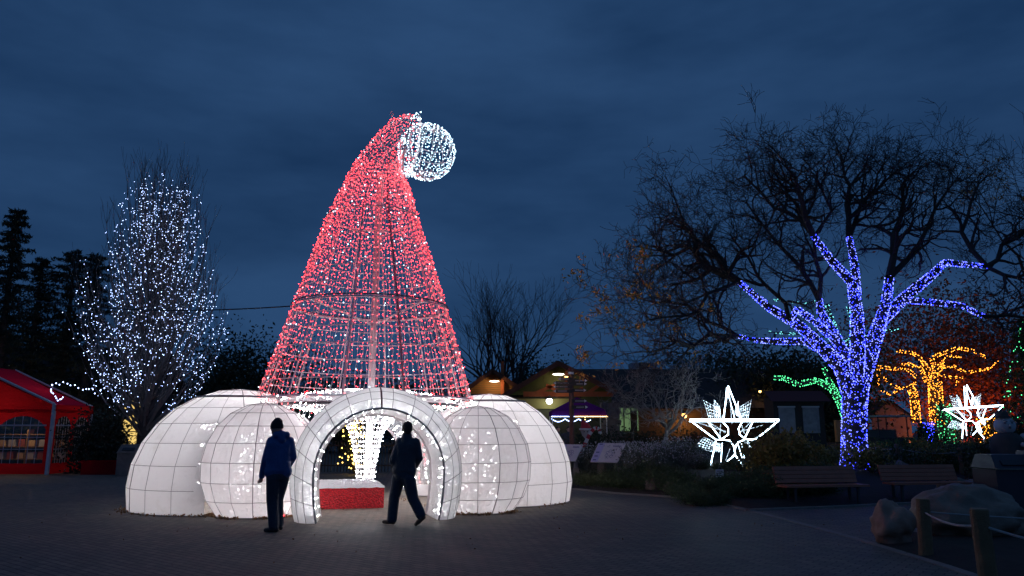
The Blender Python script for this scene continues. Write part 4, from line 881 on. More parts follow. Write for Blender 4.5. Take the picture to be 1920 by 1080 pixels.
GREEN = mat('shrub_leaf', (.085, .115, .04), .7, .5, 4); PALE = mat('pale_flower', (.55, .55, .55), .8, .3, 5); OLIVE = mat('yellow_leaf', (.27, .2, .045), .7, .5, 4); GREY = mat('grey_leaf', (.17, .19, .14), .8, .4, 4)
protos = {}
def shrub(px, Y, size, kind, seed, label, grp):
    b = P(px, 880, Y); b.z = hgt(b.x, Y) - .03; key = (kind, seed % 3)
    if key not in protos:
        mt = {'green': GREEN, 'grey': GREY, 'yellow': OLIVE}[kind]
        o_ = leafy('garden_shrub', b, (1.3, 1.1, .8), label, seed, 1700, mt, .085, grp, 'shrub', True, 18)
        if kind == 'grey':
            m = MB(); rg = random.Random(seed)
            for i in range(260): p = b + Vector((rg.gauss(0, .42), rg.gauss(0, .36), .45 + rg.random() * .5)); m.leaf(p, .045, rg, .9)
            m.build('flowers', PALE, o_, kind='stuff')
        protos[key] = o_; o_.scale = (size,) * 3
    else: o_ = copy_tree(protos[key], b, seed * 1.7, size, label); o_['group'] = grp
rg = random.Random(15)
for i in range(26):
    px = 1085 + i * 18.5; x = P(px, 880, 21).x; k = kerb_y(x)
    shrub(px, k + .75 + rg.uniform(0, .35), rg.uniform(.55, .85) * (.62 if 1320 < px < 1400 else .85), 'green', 100 + i, 'low dark green shrub along the stone kerb', 'shrubs along the kerb')
for i in range(14):
    px = 1095 + i * 17 + rg.uniform(-6, 6); x = P(px, 880, 23).x; shrub(px, max(kerb_y(x) + 2.0, 22.4) + (2.2 if px < 1195 else 0) + rg.uniform(-.3, .9), rg.uniform(.75, 1.0) * (.6 if px > 1285 else 1.12), 'grey', 140 + i, 'pale grey flowering plant in the planting bed', 'flowering plants in the bed')
for i in range(22):
    px = 1095 + i * 21 + rg.uniform(-7, 7); x = P(px, 880, 21).x; shrub(px, kerb_y(x) + 1.75 + rg.uniform(0, .5), rg.uniform(.55, .8) * (.7 if 1310 < px < 1405 else .6 if px < 1195 else 1.0), 'green', 240 + i, 'mid green leafy plant in the second row of the bed', 'second row plants in the bed')
for i in range(9): shrub(1320 + i * 24, 22.0 + rg.uniform(-.4, .6), rg.uniform(.3, .42), 'green', 170 + i, 'mid green shrub around the foot of the larger star', 'shrubs below the star')
for i, (px, Y, s_) in enumerate([(1445, 21.2, 1.25), (1480, 20.9, 1.5), (1515, 21.4, 1.2), (1432, 21.8, .55), (1545, 22, .9)]): shrub(px, Y, s_, 'yellow', 190 + i, 'olive yellow leafy shrub between the larger star and the blue trunk', 'yellow shrubs by the star')
for i in range(18): shrub(1640 + (i % 9) * 33 + rg.uniform(-9, 9), 22.5 + (i // 9) * 5 + rg.uniform(-.8, .8), rg.uniform(.8, 1.1), 'green' if i % 3 else 'yellow', 210 + i, 'low shrub in the garden behind the rope fence', 'shrubs beyond the benches')

WOOD = mat('bench_wood', (.5, .17, .1), .55, .3, 5, .3, 40); STEEL = mat('bench_steel', (.05, .05, .055), .5)
def bench(p0, p1, label):
    p0, p1 = Vector(p0), Vector(p1); d = (p1 - p0).normalized(); bk = Vector((-d.y, d.x, 0)); root = thing('bench', (p0 + p1) / 2, label, 'bench')
    up = Vector((0, 0, 1)); bd_ = (bk * .32 + up).normalized()
    for i in range(4):
        s_ = bk * (.06 + .115 * i) + up * .43; m = MB(); m.bar(p0 + s_, p1 + s_, .1, .045); m.build('seat_slat', WOOD, root)
    for i in range(4):
        s_ = bk * .47 + up * .47 + bd_ * (.05 + .095 * i); m = MB(); a, b = p0 + s_, p1 + s_; m.box((a + b) / 2, ((b - a).length, .04, .085), M=Matrix((d, (up.cross(d) * 1.0 - up * .3).normalized(), bd_)).transposed()); m.build('back_slat', WOOD, root)
    for f in (.12, .88):
        q = p0.lerp(p1, f)
        for w_ in (.1, .42): m = MB(); m.bar(q + bk * w_, q + bk * w_ + up * .41, .05, .05); m.build('leg', STEEL, root)
        m = MB(); m.bar(q + bk * .03 + up * .4, q + bk * .47 + up * .4, .05, .04); m.build('seat_support', STEEL, root); m = MB(); m.bar(q + bk * .5 + up * .4, q + bk * .5 + up * .45 + bd_ * .4, .05, .04); m.build('back_support', STEEL, root)
bench((5.98, 16.75, 0), (7.95, 17.1, 0), 'slatted wooden bench in front of the yellow shrubs'); bench((8.75, 17.6, 0), (10.7, 17.9, 0), 'slatted wooden bench next to the dark waste bin')
m = P(1888, 940, 16.8); bin_((m.x, 16.8, 0), .85, 1.12, 'dark waste bin with sloped hood beside the bench', mat('dark_bin', (.05, .045, .06), .45, .2, 4)); m = P(1925, 900, 16.4); bin_((m.x + .55, 16.6, 0), .8, 1.2, 'second dark waste bin with a pale notice on its hood', MATS['dark_bin'])
def boulder(c, size, seed, label, mt, name='boulder', group=None):
    m = MB(); n, k = 48, 28; rg = random.Random(seed); off = Vector((rg.random() * 50,) * 3)
    for i in range(k + 1):
        a = math.pi * i / k
        for j in range(n):
            t = 2 * math.pi * j / n; v = Vector((math.sin(a) * math.cos(t), math.sin(a) * math.sin(t), math.cos(a))); f = 1 + .28 * noise.noise(v * 1.3 + off) + .15 * noise.noise(v * 2.7 + off) + .07 * (.5 - abs(noise.noise(v * 2.2 + off * 2))) * 2 - .05 + .05 * noise.noise(v * 7 + off) + .02 * noise.noise(v * 25 + off)
            m.v.append((c[0] + v.x * size[0] * f, c[1] + v.y * size[1] * f, c[2] + size[2] * (v.z * f + .72)))
    m.f = [(i * n + j, (i + 1) * n + j, (i + 1) * n + (j + 1) % n, i * n + (j + 1) % n) for i in range(k) for j in range(n)]; m.m = [0] * len(m.f)
    return one(m, name, mt, label, 'rock', group, smooth=True)
ROCK = mat('rock', (.36, .2, .14), .6, .6, 3, 1.0, 7); ROCKB = mat('wet_rock', (.24, .165, .12), .55, .6, 3, 1.0, 6)
boulder((7.05, 12.0, 0), (.82, .6, .46), 1, 'large smooth boulder behind the rope fence', ROCKB); boulder((5.58, 11.4, 0), (.3, .28, .36), 2, 'small pointed reddish boulder on the paving edge', ROCK)
for i, (px, Y, s_, lb) in enumerate([(1200, 20.9, .2, 'small round stone edging the planting bed'), (1232, 20.35, .36, 'flat grey stone edging the planting bed'), (1264, 20.0, .3, 'slanted tan stone edging the planting bed'), (1680, 22, .4, 'round stone in the garden near the blue trunk'), (1790, 18.9, .42, 'blue tinted boulder behind the bench end'), (1838, 18.6, .45, 'blue tinted boulder beside the waste bin')]):
    x = P(px, 900, Y).x; boulder((x, Y, hgt(x, Y) - .05), (s_, s_ * .7, s_ * .55), 10 + i, lb, mat('edge_rock', (.17, .125, .1), .8, .5, 4, 1.0, 9) if i < 3 else ROCKB)
PWOOD = mat('post_wood', (.22, .13, .065), .8, .4, 6, .4, 30); ROPEM = mat('rope', (.42, .38, .36), .9)
def post(x, y, h_, label, r_=.075, tiltv=(0, 0), grp=None):
    z = hgt(x, y); root = thing('fence_post', (x, y, z), label, 'post', grp); m = MB(); t = Vector((x + tiltv[0], y + tiltv[1], z + h_)); m.tube([(x, y, z - .05), t], [r_ * 1.05, r_], 14); m.build('shaft', PWOOD, root); m = MB(); m.tube([t, t + Vector((0, 0, .012))], [r_ * .98, r_ * .9], 14); m.build('cut_top', mat('end_grain', (.3, .2, .12), .9), root); return t
t1 = post(5.44, 10.3, .72, 'round wooden rope post beside the small pointed boulder', .085, (.03, 0)); p2 = P(1853, 1080, 8.35); t2 = post(p2.x, 8.35, .78, 'round wooden rope post in the mulch further along from the boulders', .09, (-.02, 0))
def rope(a, b, sag, label, r_=.014): m = MB(); a, b = Vector(a), Vector(b); m.tube([a.lerp(b, i / 16) - Vector((0, 0, sag * 4 * (i / 16) * (1 - i / 16))) for i in range(17)], r_, 6); one(m, 'rope', ROPEM, label, 'rope')
d_ = Vector((0, 0, -.16)); rope(t1 + d_, t2 + d_, .07, 'pale rope slung between the two wooden fence posts'); rope(t2 + d_, (6.1, 6.2, .55), .12, 'pale rope running on from the second wooden post'); rope(t1 + d_ + Vector((0, 0, .0)), (9.5, 9.4, .5), .05, 'thin rope passing in front of the large boulder', .01)
gp = [post(P(px, 850, Y).x, Y, .75, 'slim post of the low rope fence in the garden', .06, (0, 0), 'garden rope posts') for px, Y in ((1600 + 18, 25), (1682, 22.6), (1800, 22.0), (1935, 21.5))]
for a, b in zip(gp, gp[1:]): m = MB(); m.tube([a.lerp(b, i / 12) + Vector((0, 0, -.1 - .1 * 4 * (i / 12) * (1 - i / 12))) for i in range(13)], .011, 5); tag(m.build('rope', ROPEM), 'thin rope hung between garden fence posts', 'rope', 'garden fence ropes')
#PART5
# ------------------------------------------------------------------ far garden lights on the right
AY = 40.0
def wrapped(base, px_list, label, lblabel, led, per, size, Y, rgs, mt=BARK):
    root = thing('wrapped_tree', base, label, 'tree'); paths = []
    for q, r0, r1 in px_list:
        n = len(q); pts = [P(x, y, Y) for x, y in q]; rs = [r0 + (r1 - r0) * i / (n - 1) for i in range(n)]; paths.append((pts, rs)); m = MB(); m.tube(pts, rs, 7); m.build('limb', mt, root)
    rg = random.Random(rgs); l_ = thing('string_lights', base, lblabel, 'string lights'); m = MB(); surf_bulbs(m, paths, per, rg, size, 0, .02); m.build('bulbs', led, l_, kind='stuff'); return l_
Z = lambda *pts: [(1620 + x / 5.683, 640 + y / 5.683) for x, y in pts]
b = P(1715, 790, AY); b.z = .9
wrapped(b, [([(1718, 792), (1716, 760), (1712, 735), (1706, 728)], .2, .17), (Z((560, 440), (480, 490), (360, 500), (200, 385), (150, 300)), .05, .04), (Z((150, 300), (150, 500), (300, 575), (350, 520)), .03, .03), (Z((130, 270), (300, 290), (480, 310), (560, 380)), .05, .06)], 'slimmer leafless tree wrapped in amber bulbs', 'amber bulbs on the slimmer trunk and its drooping garland', LED_O, 85, .022, AY, 1)
b = P(1756, 795, AY); b.z = .9
wrapped(b, [([(1757, 797), (1755, 760), (1753, 716)], .33, .31), (Z((740, 420), (700, 330), (620, 200), (520, 125), (345, 100)), .12, .04), (Z((760, 420), (760, 300), (720, 180), (800, 140), (1000, 70), (1160, 100), (1310, 175)), .1, .04), (Z((780, 330), (840, 270), (950, 265), (1080, 335), (1330, 290), (1420, 205)), .07, .03), (Z((800, 350), (930, 385), (1060, 385)), .05, .03), (Z((680, 440), (640, 380), (600, 260)), .1, .06), (Z((760, 300), (900, 160), (1040, 160)), .06, .04), (Z((1000, 420), (985, 490)), .03, .03), (Z((660, 330), (480, 240), (380, 250)), .06, .04)], 'thick trunked leafless tree wrapped in amber bulbs', 'dense amber bulbs on the thick trunk and long limbs', LED_O, 85, .022, AY + .5, 2)
b = P(1588, 830, 27); b.z = .6
wrapped(b, [([(1594, 850), (1588, 790), (1575, 755), (1560, 728), (1530, 713), (1495, 721), (1470, 709), (1450, 709)], .13, .05), ([(1572, 745), (1555, 715), (1545, 690)], .09, .05), ([(1615, 700), (1600, 730)], .05, .05)], 'tree with a low limb wound in green bulbs behind the blue trunk', 'green bulbs along the low limb', LED_G, 150, .017, 27, 3)
b = P(1590, 830, 28.5); b.z = .6
wrapped(b, [([(1585, 700), (1580, 650), (1560, 600), (1550, 570)], .09, .05), ([(1592, 650), (1600, 615), (1590, 575)], .07, .04), ([(1620, 627), (1650, 625), (1688, 614)], .03, .02), ([(1540, 565), (1500, 568), (1450, 562)], .02, .02), ([(1600, 640), (1530, 630), (1440, 622)], .02, .02), ([(1590, 850), (1588, 780), (1585, 700)], .12, .1)], 'tree wound in teal bulbs behind the blue wrapped limbs', 'teal bulbs on the limbs behind the blue ones', LED_C, 110, .017, 28.5, 4)
rg = random.Random(9)
def bulb_bush(px, py, Y, size, n, led, label, name='lit_bush', mt=DGREEN, bs=.026):
    b = P(px, py, Y); b.z = max(.3, b.z - size[2] * .1) if False else .9; o_ = leafy(name, b, size, label, rg.randrange(999), 900, mt, .22, None, 'shrub'); m = MB()
    for i in range(n): a, e = rg.random() * 6.283, rg.random(); q = math.sqrt(rg.random()); m.octa(b + Vector((math.cos(a) * size[0] * .42 * q, math.sin(a) * size[1] * .42, size[2] * e * .95)), bs)
    m.build('bulbs', led, o_, kind='stuff')
bulb_bush(1775, 790, 38, (1.0, 1.0, 2.2), 260, LED_G, 'upright shrub full of green bulbs behind the far star'); bulb_bush(1739, 790, 39.5, (.8, .8, 1.3), 110, LED_B, 'small bush of violet blue bulbs between the amber trunks'); bulb_bush(1835, 790, 42, (2.4, 1.2, 1.5), 150, LED_RED2, 'low bush of red bulbs behind the far star')
bulb_bush(1860, 790, 40, (2.0, 1.2, 1.5), 260, LED_O, 'bush of amber bulbs behind the snowman figure')
cf = conifer((P(1945, 800, 38).x, 38, .8), 6.5, 1.9, 'conifer lit green by its bulbs beyond the snowman figure', 77, 0, DGREEN); m = MB()
for i in range(160): t = rg.random(); a = rg.random() * 6.283; r_ = 1.8 * (1 - t) ** .8; m.octa(Vector(cf.location) + Vector((r_ * math.cos(a), r_ * math.sin(a), .4 + 6 * t)), .028)
m.build('bulbs', LED_G, cf, kind='stuff')
for px, Y, pw, c_, lb in ((1795, 45.2, 420, (1, .2, .04), 'small unseen floodlight added to wash the far tree orange'), (1868, 43.5, 160, (1, .1, .03), 'small unseen floodlight added to wash the far tree deep red')):
    x = P(px, 800, Y).x; f_ = thing('floodlight', (x, Y, .9), lb, 'lamp'); m = MB(); m.box((x, Y, 1.02), (.3, .16, .22), M=Matrix.Rotation(R(35), 3, 'X')); m.build('housing', DARKM, f_); m = MB(); m.box((x, Y + .07, 1.1), (.24, .02, .16), M=Matrix.Rotation(R(-55), 3, 'X')); m.build('lens', glow('added_flood_lens_%d' % px, c_, 12), f_); m = MB(); m.tube([(x, Y, .8), (x, Y, 1.0)], .03, 6); m.build('stake', DARKM, f_)
    lamp(f_, (x, Y + .25, 1.5), pw, c_, .1)  # unseen lamps added for the orange and red wash on the far foliage
# tree with yellow bulbs and fence seen through the rear arch
b = Vector((P(665, 880, 30).x, 30, 0)); o_ = leafy('lit_bush', b, (1.0, .8, 2.2), 'slim bush with yellow bulbs seen through the arch', 88, 700, DGREEN, .16, None, 'shrub'); m = MB()
for i in range(90): m.octa(b + Vector((rg.gauss(0, .25), -.3 + rg.gauss(0, .1), .2 + 1.9 * rg.random())), .03)
m.build('bulbs', glow('led_yellow', (1, .62, .12), 7), o_, kind='stuff')
fe = thing('picket_fence', (-9, 31.5, 0), 'dark picket fence seen through the arch behind the plinth', 'fence')
for i in range(70): m = MB(); m.box((-12.5 + i * .13, 31.5, .62), (.035, .035, 1.24)); m.build('picket', mat('fence_brown', (.09, .07, .045), .85), fe)
for z in (.25, 1.05): m = MB(); m.box((-8, 31.5, z), (9.2, .045, .06)); m.build('rail', MATS['fence_brown'], fe)
# kiosk, cart, cottage, snowman, candy cane
ki = thing('garden_kiosk', (P(1500, 800, 33).x, 33, .7), 'small dark kiosk with notice boards and a red awning', 'kiosk'); kx = P(1500, 800, 33).x; m = MB(); m.box((kx, 33.6, 1.9), (2.2, 1.2, 2.4)); m.build('wall', DWALL, ki)
m = MB(); m.add([(kx - 1.3, 32.6, 2.9), (kx + 1.3, 32.6, 2.9), (kx + 1.3, 33.6, 3.4), (kx - 1.3, 33.6, 3.4)], [(0, 1, 2, 3)]); m.build('awning', mat('awning_cloth', (.12, .02, .025), .8), ki)
for s_ in (-.55, .5): m = MB(); m.box((kx + s_, 32.97, 2.1), (.7, .05, 1.1)); bd = m.build('notice_board', mat('dim_paper', (.3, .3, .32), .7, .5, 6), ki); m = MB(); m.box((kx + s_, 32.96, 2.68), (.76, .07, .06)); m.build('frame', TRIM, bd)
ca = thing('utility_cart', (P(1660, 800, 30).x, 30, .7), 'dark open utility cart with a pale roof behind the rope fence', 'cart'); cx = P(1655, 800, 30).x; zr = P(1655, 781, 30).z
m = MB(); m.box((cx, 30, zr), (1.3, 1.9, .06)); m.build('roof', mat('cart_roof', (.35, .37, .38), .5), ca); m = MB(); m.box((cx, 30, 1.15), (1.3, 2.2, .5)); m.build('body', DARKM, ca); m = MB(); m.box((cx, 30.4, 1.5), (1.2, .5, .4)); m.build('seat', mat('cart_seat', (.1, .09, .09), .6), ca)
for sx in (-.55, .55):
    for sy in (-.8, .8): m = MB(); m.tube([(cx + sx, 30 + sy, 1.3), (cx + sx, 30 + sy, zr)], .025, 5); m.build('pillar', DARKM, ca); m = MB(); m.tube([(cx + sx - .08, 30 + sy, .9), (cx + sx + .08, 30 + sy, .9)], .25, 14); m.build('wheel', DARKM, ca)
m = MB(); m.sphere((cx + .45, 28.9, 1.25), .05); m.build('tail_lamp', glow('tail', (1, .25, .1), 1.5), ca)
co = thing('cottage', (P(1668, 800, 46).x, 46, .7), 'small pale gabled cottage behind the utility cart', 'building'); x0 = P(1672, 800, 46).x; m = MB(); m.add([(x0 - 1.2, 46, .7), (x0 + 1.2, 46, .7), (x0 + 1.2, 46, 2.6), (x0, 46, P(1668, 752, 46).z), (x0 - 1.2, 46, 2.6)], [(0, 1, 2, 3, 4)]); m.build('gable_wall', mat('pale_wall', (.2, .21, .23), .8), co)
zc = P(1668, 752, 46).z; m = MB(); m.add([(x0, 45.8, zc + .05), (x0 + 1.4, 45.8, 2.45), (x0 + 1.4, 50, 2.45), (x0, 50, zc + .05), (x0 - 1.4, 45.8, 2.45), (x0 - 1.4, 50, 2.45)], [(0, 1, 2, 3), (0, 3, 5, 4)]); m.build('roof', mat('tile_roof', (.12, .05, .04), .9, .3, 5), co)
mp_ = P(1575, 830, 27); mb2 = thing('mail_box', (mp_.x, 27, .7), 'orange wooden box on a post beside the blue trunk', 'box'); m = MB(); m.box((mp_.x, 27, P(1575, 808, 27).z), (.24, .2, .75)); m.build('box', mat('orange_wood', (.35, .16, .05), .7), mb2); m = MB(); m.box((mp_.x, 27, .9), (.08, .08, .6)); m.build('post', PWOOD, mb2)
# snowman figure
sx_ = P(1884, 800, 20.2).x; zb = hgt(sx_, 20.2); SNW = mat('snow_figure', (.6, .58, .6), .8, .08, 5, .3, 12); VEST = mat('dark_vest', (.07, .065, .06), .85, .3, 5)
sf = thing('snowman_figure', (sx_, 20.2, zb), 'big headed snowman figure in dark vest and small hat', 'statue')
zh = P(1884, 798, 20.2).z; m = MB(); m.sphere((sx_, 20.2, zh), (.265, .24, .24), 20, 14); hd = m.build('head', SNW, sf, True)
for s_ in (-.09, .09): m = MB(); m.sphere((sx_ + s_ - .03, 19.98, zh + .07), (.035, .03, .015), 8, 6); m.build('eye', DARKM, hd); m = MB(); m.tube([(sx_ + s_ - .08, 19.97, zh + .12), (sx_ + s_ + .02, 19.965, zh + .11)], .01, 4); m.build('brow', DARKM, hd)
m = MB(); m.sphere((sx_ - .03, 19.95, zh - .06), (.03, .04, .02), 8, 6); m.build('mouth', DARKM, hd); m = MB(); m.sphere((sx_ - .03, 19.94, zh + .01), (.03, .05, .03), 8, 6); m.build('nose', SNW, hd)
m = MB(); m.lathe((sx_ - .05, 20.2, zh + .2), [(.2, 0), (.17, .06), (.15, .15), (.08, .2), (.0, .21)], 16); m.build('hat', VEST, sf, True)
m = MB(); m.lathe((sx_, 20.2, zb), [(.36, 0), (.45, .15), (.46, .4), (.4, zh - zb - .35), (.25, zh - zb - .2), (0, zh - zb - .15)], 22); m.build('body', VEST, sf, True)
m = MB(); m.tube([(sx_ + .36, 20.1, zh - .3), (sx_ + .42, 19.85, zh - .42), (sx_ + .25, 19.72, zh - .5), (sx_ + .06, 19.7, zh - .49)], [.12, .13, .09, .05], 10); m.build('arm', SNW, sf, True)
m = MB(); m.lathe((sx_, 20.2, zb - .02), [(.5, 0), (.52, .18), (.44, .24), (.3, .25)], 22); m.build('snow_base', SNW, sf, True)
leafy('garden_shrub', (sx_ + .75, 20.6, zb), (1.2, 1.0, 2.0), 'tall dark shrub close beside the snowman figure', 301, 1600, DGREEN, .12); leafy('garden_shrub', (sx_ - .85, 20.3, zb), (.8, .8, 1.15), 'dark rounded shrub touching the snowman arm', 302, 1000, DGREEN, .1)
# candy cane and santa head ornament
cc = MB(); rr = MB(); path = [P(x, y, 27.5) for x, y in ((1085, 862), (1090, 848), (1098, 830), (1105, 815), (1113, 804), (1120, 802), (1125, 808), (1125, 818))]; fine = []
for a, b in zip(path, path[1:]): fine += [a.lerp(b, f / 4) for f in range(4)]
cn2 = thing('candy_cane', path[0], 'leaning red and white striped candy cane decoration', 'decoration')
for i in range(0, len(fine) - 2, 2): m = MB(); m.tube(fine[i:i + 3], .065, 8); m.build('stripe', mat('cane_red', (.55, .03, .05), .5) if (i // 2) % 2 else mat('cane_white', (.7, .68, .68), .5), cn2)
h0 = P(1098, 806, 29); sh_ = thing('gnome_ornament', h0, 'pointed red hat ornament with a white bearded face near the signpost', 'decoration'); m = MB(); m.tube([h0, h0 + Vector((-.02, 0, .2)), h0 + Vector((-.15, 0, .38))], [.24, .16, .03], 12); m.build('hat', mat('cane_red', (.55, .03, .05), .5), sh_)
m = MB(); m.lathe(h0, [(0.02, -.34), (.14, -.2), (.2, -.02), (.25, 0), (.25, .05), (.2, .06)], 14); m.build('face', mat('cane_white', (.7, .68, .68), .5), sh_, True)
for s_ in (-.07, .05): m = MB(); m.sphere(h0 + Vector((s_, -.18, -.07)), .02, 6, 5); m.build('eye', DARKM, sh_)
m = MB(); m.tube([(h0.x, h0.y, 0), h0 - Vector((0, 0, .25))], .03, 5); m.build('stake', DARKM, sh_)
leafy('hedge', (4.0, 31.5, .1), (4.2, .9, 1.6), 'dark clipped hedge in front of the purple canopy', 401, 4200, DGREEN, .12, None, 'hedge', False, 40); leafy('hedge', (8.2, 34, .2), (3.6, .9, 1.5), 'dark hedge below the lit lodge window', 402, 3000, DGREEN, .13, None, 'hedge', False, 36)
# leaf litter
LIT = mat('litter', (.2, .1, .04), .85, .5, 9); m = MB(); rg = random.Random(77)
for key in ('bl', 'sl', 'sr', 'br'):
    (cx, cy_), Rr, zc, Rz = DS[key]; rb_ = Rr * math.sqrt(max(0, 1 - (zc / Rz) ** 2))
    for i in range(520 if Rr < 1.5 else 300):
        a = -math.pi * rg.random(); r_ = rb_ + abs(rg.gauss(0, .09)) + .02
        if noise.noise(Vector((a * 2.3, cx, 0))) < -.12: continue
        m.leaf((cx + r_ * math.cos(a), cy_ + r_ * math.sin(a), .012 + abs(rg.gauss(0, .02))), rg.uniform(.03, .075), rg, .6)
for i in range(110): m.leaf((rg.uniform(-9, 6), 9 + 8 * rg.random() ** .8, .012), rg.uniform(.02, .05), rg, .6)
for i in range(300): a = rg.random(); m.leaf((-1.6 + .9 * a + rg.gauss(0, .05), 18.2 + rg.gauss(0, .3), .02), .06, rg, .6)
one(m, 'leaf_litter', LIT, 'dry brown leaves blown against the domes and over the paving', 'leaves', kind='stuff')

# ------------------------------------------------------------------ people
def remesh(o, vox, sm_it=3):
    md = o.modifiers.new('remesh', 'REMESH'); md.mode = 'VOXEL'; md.voxel_size = vox; md.use_smooth_shade = True
    s_ = o.modifiers.new('smooth', 'SMOOTH'); s_.factor = .5; s_.iterations = sm_it
class Body(MB):
    def cap(s, a, b, ra, rb, n=12, sq=None):
        a, b = Vector(a), Vector(b); s.tube([a, b], [ra, rb], n); s.sphere(a, ra, 12, 8); s.sphere(b, rb, 12, 8)
    def chain(s, pts, rs):
        for (a, b, ra, rb) in zip(pts, pts[1:], rs, rs[1:]): s.cap(a, b, ra, rb)
def fist(B, w_, d, side, curl=True):      # a half closed hand: palm, four curled fingers and a thumb
    w_ = Vector(w_); d = Vector(d).normalized(); x = d.cross(Vector((0, 1, 0))).normalized(); y = d.cross(x).normalized()
    B.cap(w_, w_ + d * .05, .03, .036)
    for i, L in enumerate((.034, .04, .038, .03)):
        k = w_ + d * .075 + y * (-.033 + .022 * i); B.cap(w_ + d * .05 + y * (-.03 + .02 * i), k, .0115, .0105); k2 = k + d * L * .5 + x * L * .7 * side; B.cap(k, k2, .0105, .0095); B.cap(k2, k2 - d * .03 + x * .012 * side, .0095, .0085)
    B.cap(w_ + d * .02 - y * .03, w_ + d * .05 - y * .048 + x * .02 * side, .0125, .011); B.cap(w_ + d * .05 - y * .048 + x * .02 * side, w_ + d * .075 - y * .03 + x * .038 * side, .011, .009)
SKIN = mat('skin', (.42, .26, .2), .6); JB = mat('blue_jacket', (.03, .09, .27), .6, .3, 6, .7, 11); JD = mat('dark_jacket', (.045, .052, .07), .65, .2, 8, .7, 12); JEAN = mat('dark_jeans', (.035, .045, .07), .8, .3, 14, .7, 14); BLACK = mat('black_knit', (.02, .02, .024), .9, .2, 20, .4, 70); SHOE = mat('black_shoe', (.02, .02, .02), .5); SHOEB = mat('brown_shoe', (.14, .08, .05), .5); HAIR = mat('dark_hair', (.03, .022, .018), .7, .3, 30, .5, 90)
def person(base, J, label, mats_, hat_on, fists=True, yaw=0.0):
    """J: joints in metres, x to the side, y depth, z up, relative to base"""
    b = Vector(base); root = thing('person', b, label, 'person'); V = {k: b + Vector(v) for k, v in J.items() if k != 'face'}; hd = V['head']; f = Vector((*J['face'], 0)).normalized(); sd = Vector((-f.y, f.x, 0))
    B = Body(); B.sphere(hd + Vector((0, 0, .02)), (.083, .092, .112), 16, 12); B.sphere(hd + f * .03 + Vector((0, 0, -.055)), (.062, .065, .065), 12, 8); B.cap(hd + f * .09 + Vector((0, 0, .005)), hd + f * .108 + Vector((0, 0, -.028)), .012, .016); B.cap(hd + f * .085 + Vector((0, 0, -.068)) - sd * .02, hd + f * .085 + Vector((0, 0, -.068)) + sd * .02, .011, .011)
    for s_ in (-1, 1): B.sphere(hd + sd * s_ * .088 + Vector((0, 0, -.01)), (.016, .022, .032), 8, 6); B.sphere(hd + f * .082 + sd * s_ * .033 + Vector((0, 0, .012)), .013, 8, 6)
    B.cap(hd + Vector((0, 0, -.06)), V['neck'], .052, .06); B.chain([V['neck'], V['chest'], V['pelvis']], [.075, .12, .12])
    for s_ in 'LR':
        B.chain([V['chest'] + Vector((0, 0, .1)), V['sh' + s_], V['el' + s_], V['wr' + s_]], [.06, .05, .04, .03]); B.chain([V['pelvis'], V['hip' + s_], V['kn' + s_], V['an' + s_]], [.09, .08, .055, .045]); fist(B, V['wr' + s_], V['wr' + s_] - V['el' + s_], -1 if s_ == 'L' else 1)
    o = B.build('body', SKIN, root); remesh(o, .007, 2)
    c = Body(); ch, pe = V['chest'], V['pelvis']; side = (V['shR'] - V['shL']).normalized(); hem = V['hem']
    for fz, wd, rr in ((0, .155, .125), (.5, .15, .125), (1, .14, .13)):
        q = ch.lerp(hem, fz); c.cap(q - side * wd * .55, q + side * wd * .55, rr, rr)
    for i in range(6): q0 = ch.lerp(hem, i / 6); q1 = ch.lerp(hem, (i + 1) / 6); [c.cap(q0 + side * k, q1 + side * k, .128, .13) for k in (-.07, 0, .07)]
    c.cap(V['shL'], V['shR'], .085, .085); c.cap(V['neck'], ch, .085, .13); c.cap(V['neck'] - side * .02, V['neck'] + side * .02 + Vector((0, 0, .015)), .075, .075)
    for s_ in 'LR': c.chain([V['sh' + s_], V['el' + s_], V['wr' + s_] - (V['wr' + s_] - V['el' + s_]).normalized() * .03], [.088, .068, .052])
    if hat_on: c.cap(V['neck'] - f * .09 - side * .08, V['neck'] - f * .09 + side * .08, .06, .06); c.cap(V['neck'] - f * .11 + Vector((0, 0, -.07)), V['neck'] - f * .1, .07, .07)
    c.cap(hem - side * .1 + Vector((0, 0, -.02)), hem + side * .1 + Vector((0, 0, -.02)), .125, .125)
    o = c.build('jacket', mats_[0], root); remesh(o, .012, 4)
    t = Body(); t.cap(pe - side * .06, pe + side * .06, .125, .125)
    for s_ in 'LR': an = V['an' + s_]; t.chain([V['hip' + s_], V['kn' + s_], an + Vector((0, 0, .0))], [.12, .098, .088]); t.cap(pe, V['hip' + s_], .12, .115)
    o = t.build('trousers', mats_[1], root); remesh(o, .012, 4)
    for s_ in 'LR':
        k = Body(); a, to = V['an' + s_], V['toe' + s_]; he = V['heel' + s_]; k.cap(he, to, .043, .035); k.cap(he + (to - he) * .6, to, .045, .036); k.cap(a - Vector((0, 0, .02)), he, .045, .043); o = k.build('shoe', mats_[2], root); remesh(o, .01, 2)
    h = Body()
    if hat_on:
        h.sphere(hd + Vector((0, 0, .06)), (.1, .108, .1), 16, 10); h.tube([hd + Vector((0, 0, .0)) - f * .01, hd + Vector((0, 0, .06))], [.106, .106], 18); h.sphere(hd - f * .02 + Vector((0, 0, .1)), (.08, .085, .085), 12, 8)
    else:
        h.sphere(hd - f * .012 + Vector((0, 0, .045)), (.092, .1, .1), 16, 10); h.cap(hd - f * .04 + Vector((0, 0, -.03)), hd - f * .03, .068, .08)
    o = h.build('beanie' if hat_on else 'hair', mats_[3], root); remesh(o, .009, 2); return root
s_ = 525.0; q = lambda x, z, y=0.0: ((x - 225) / s_, y, (1020 - z) / s_)
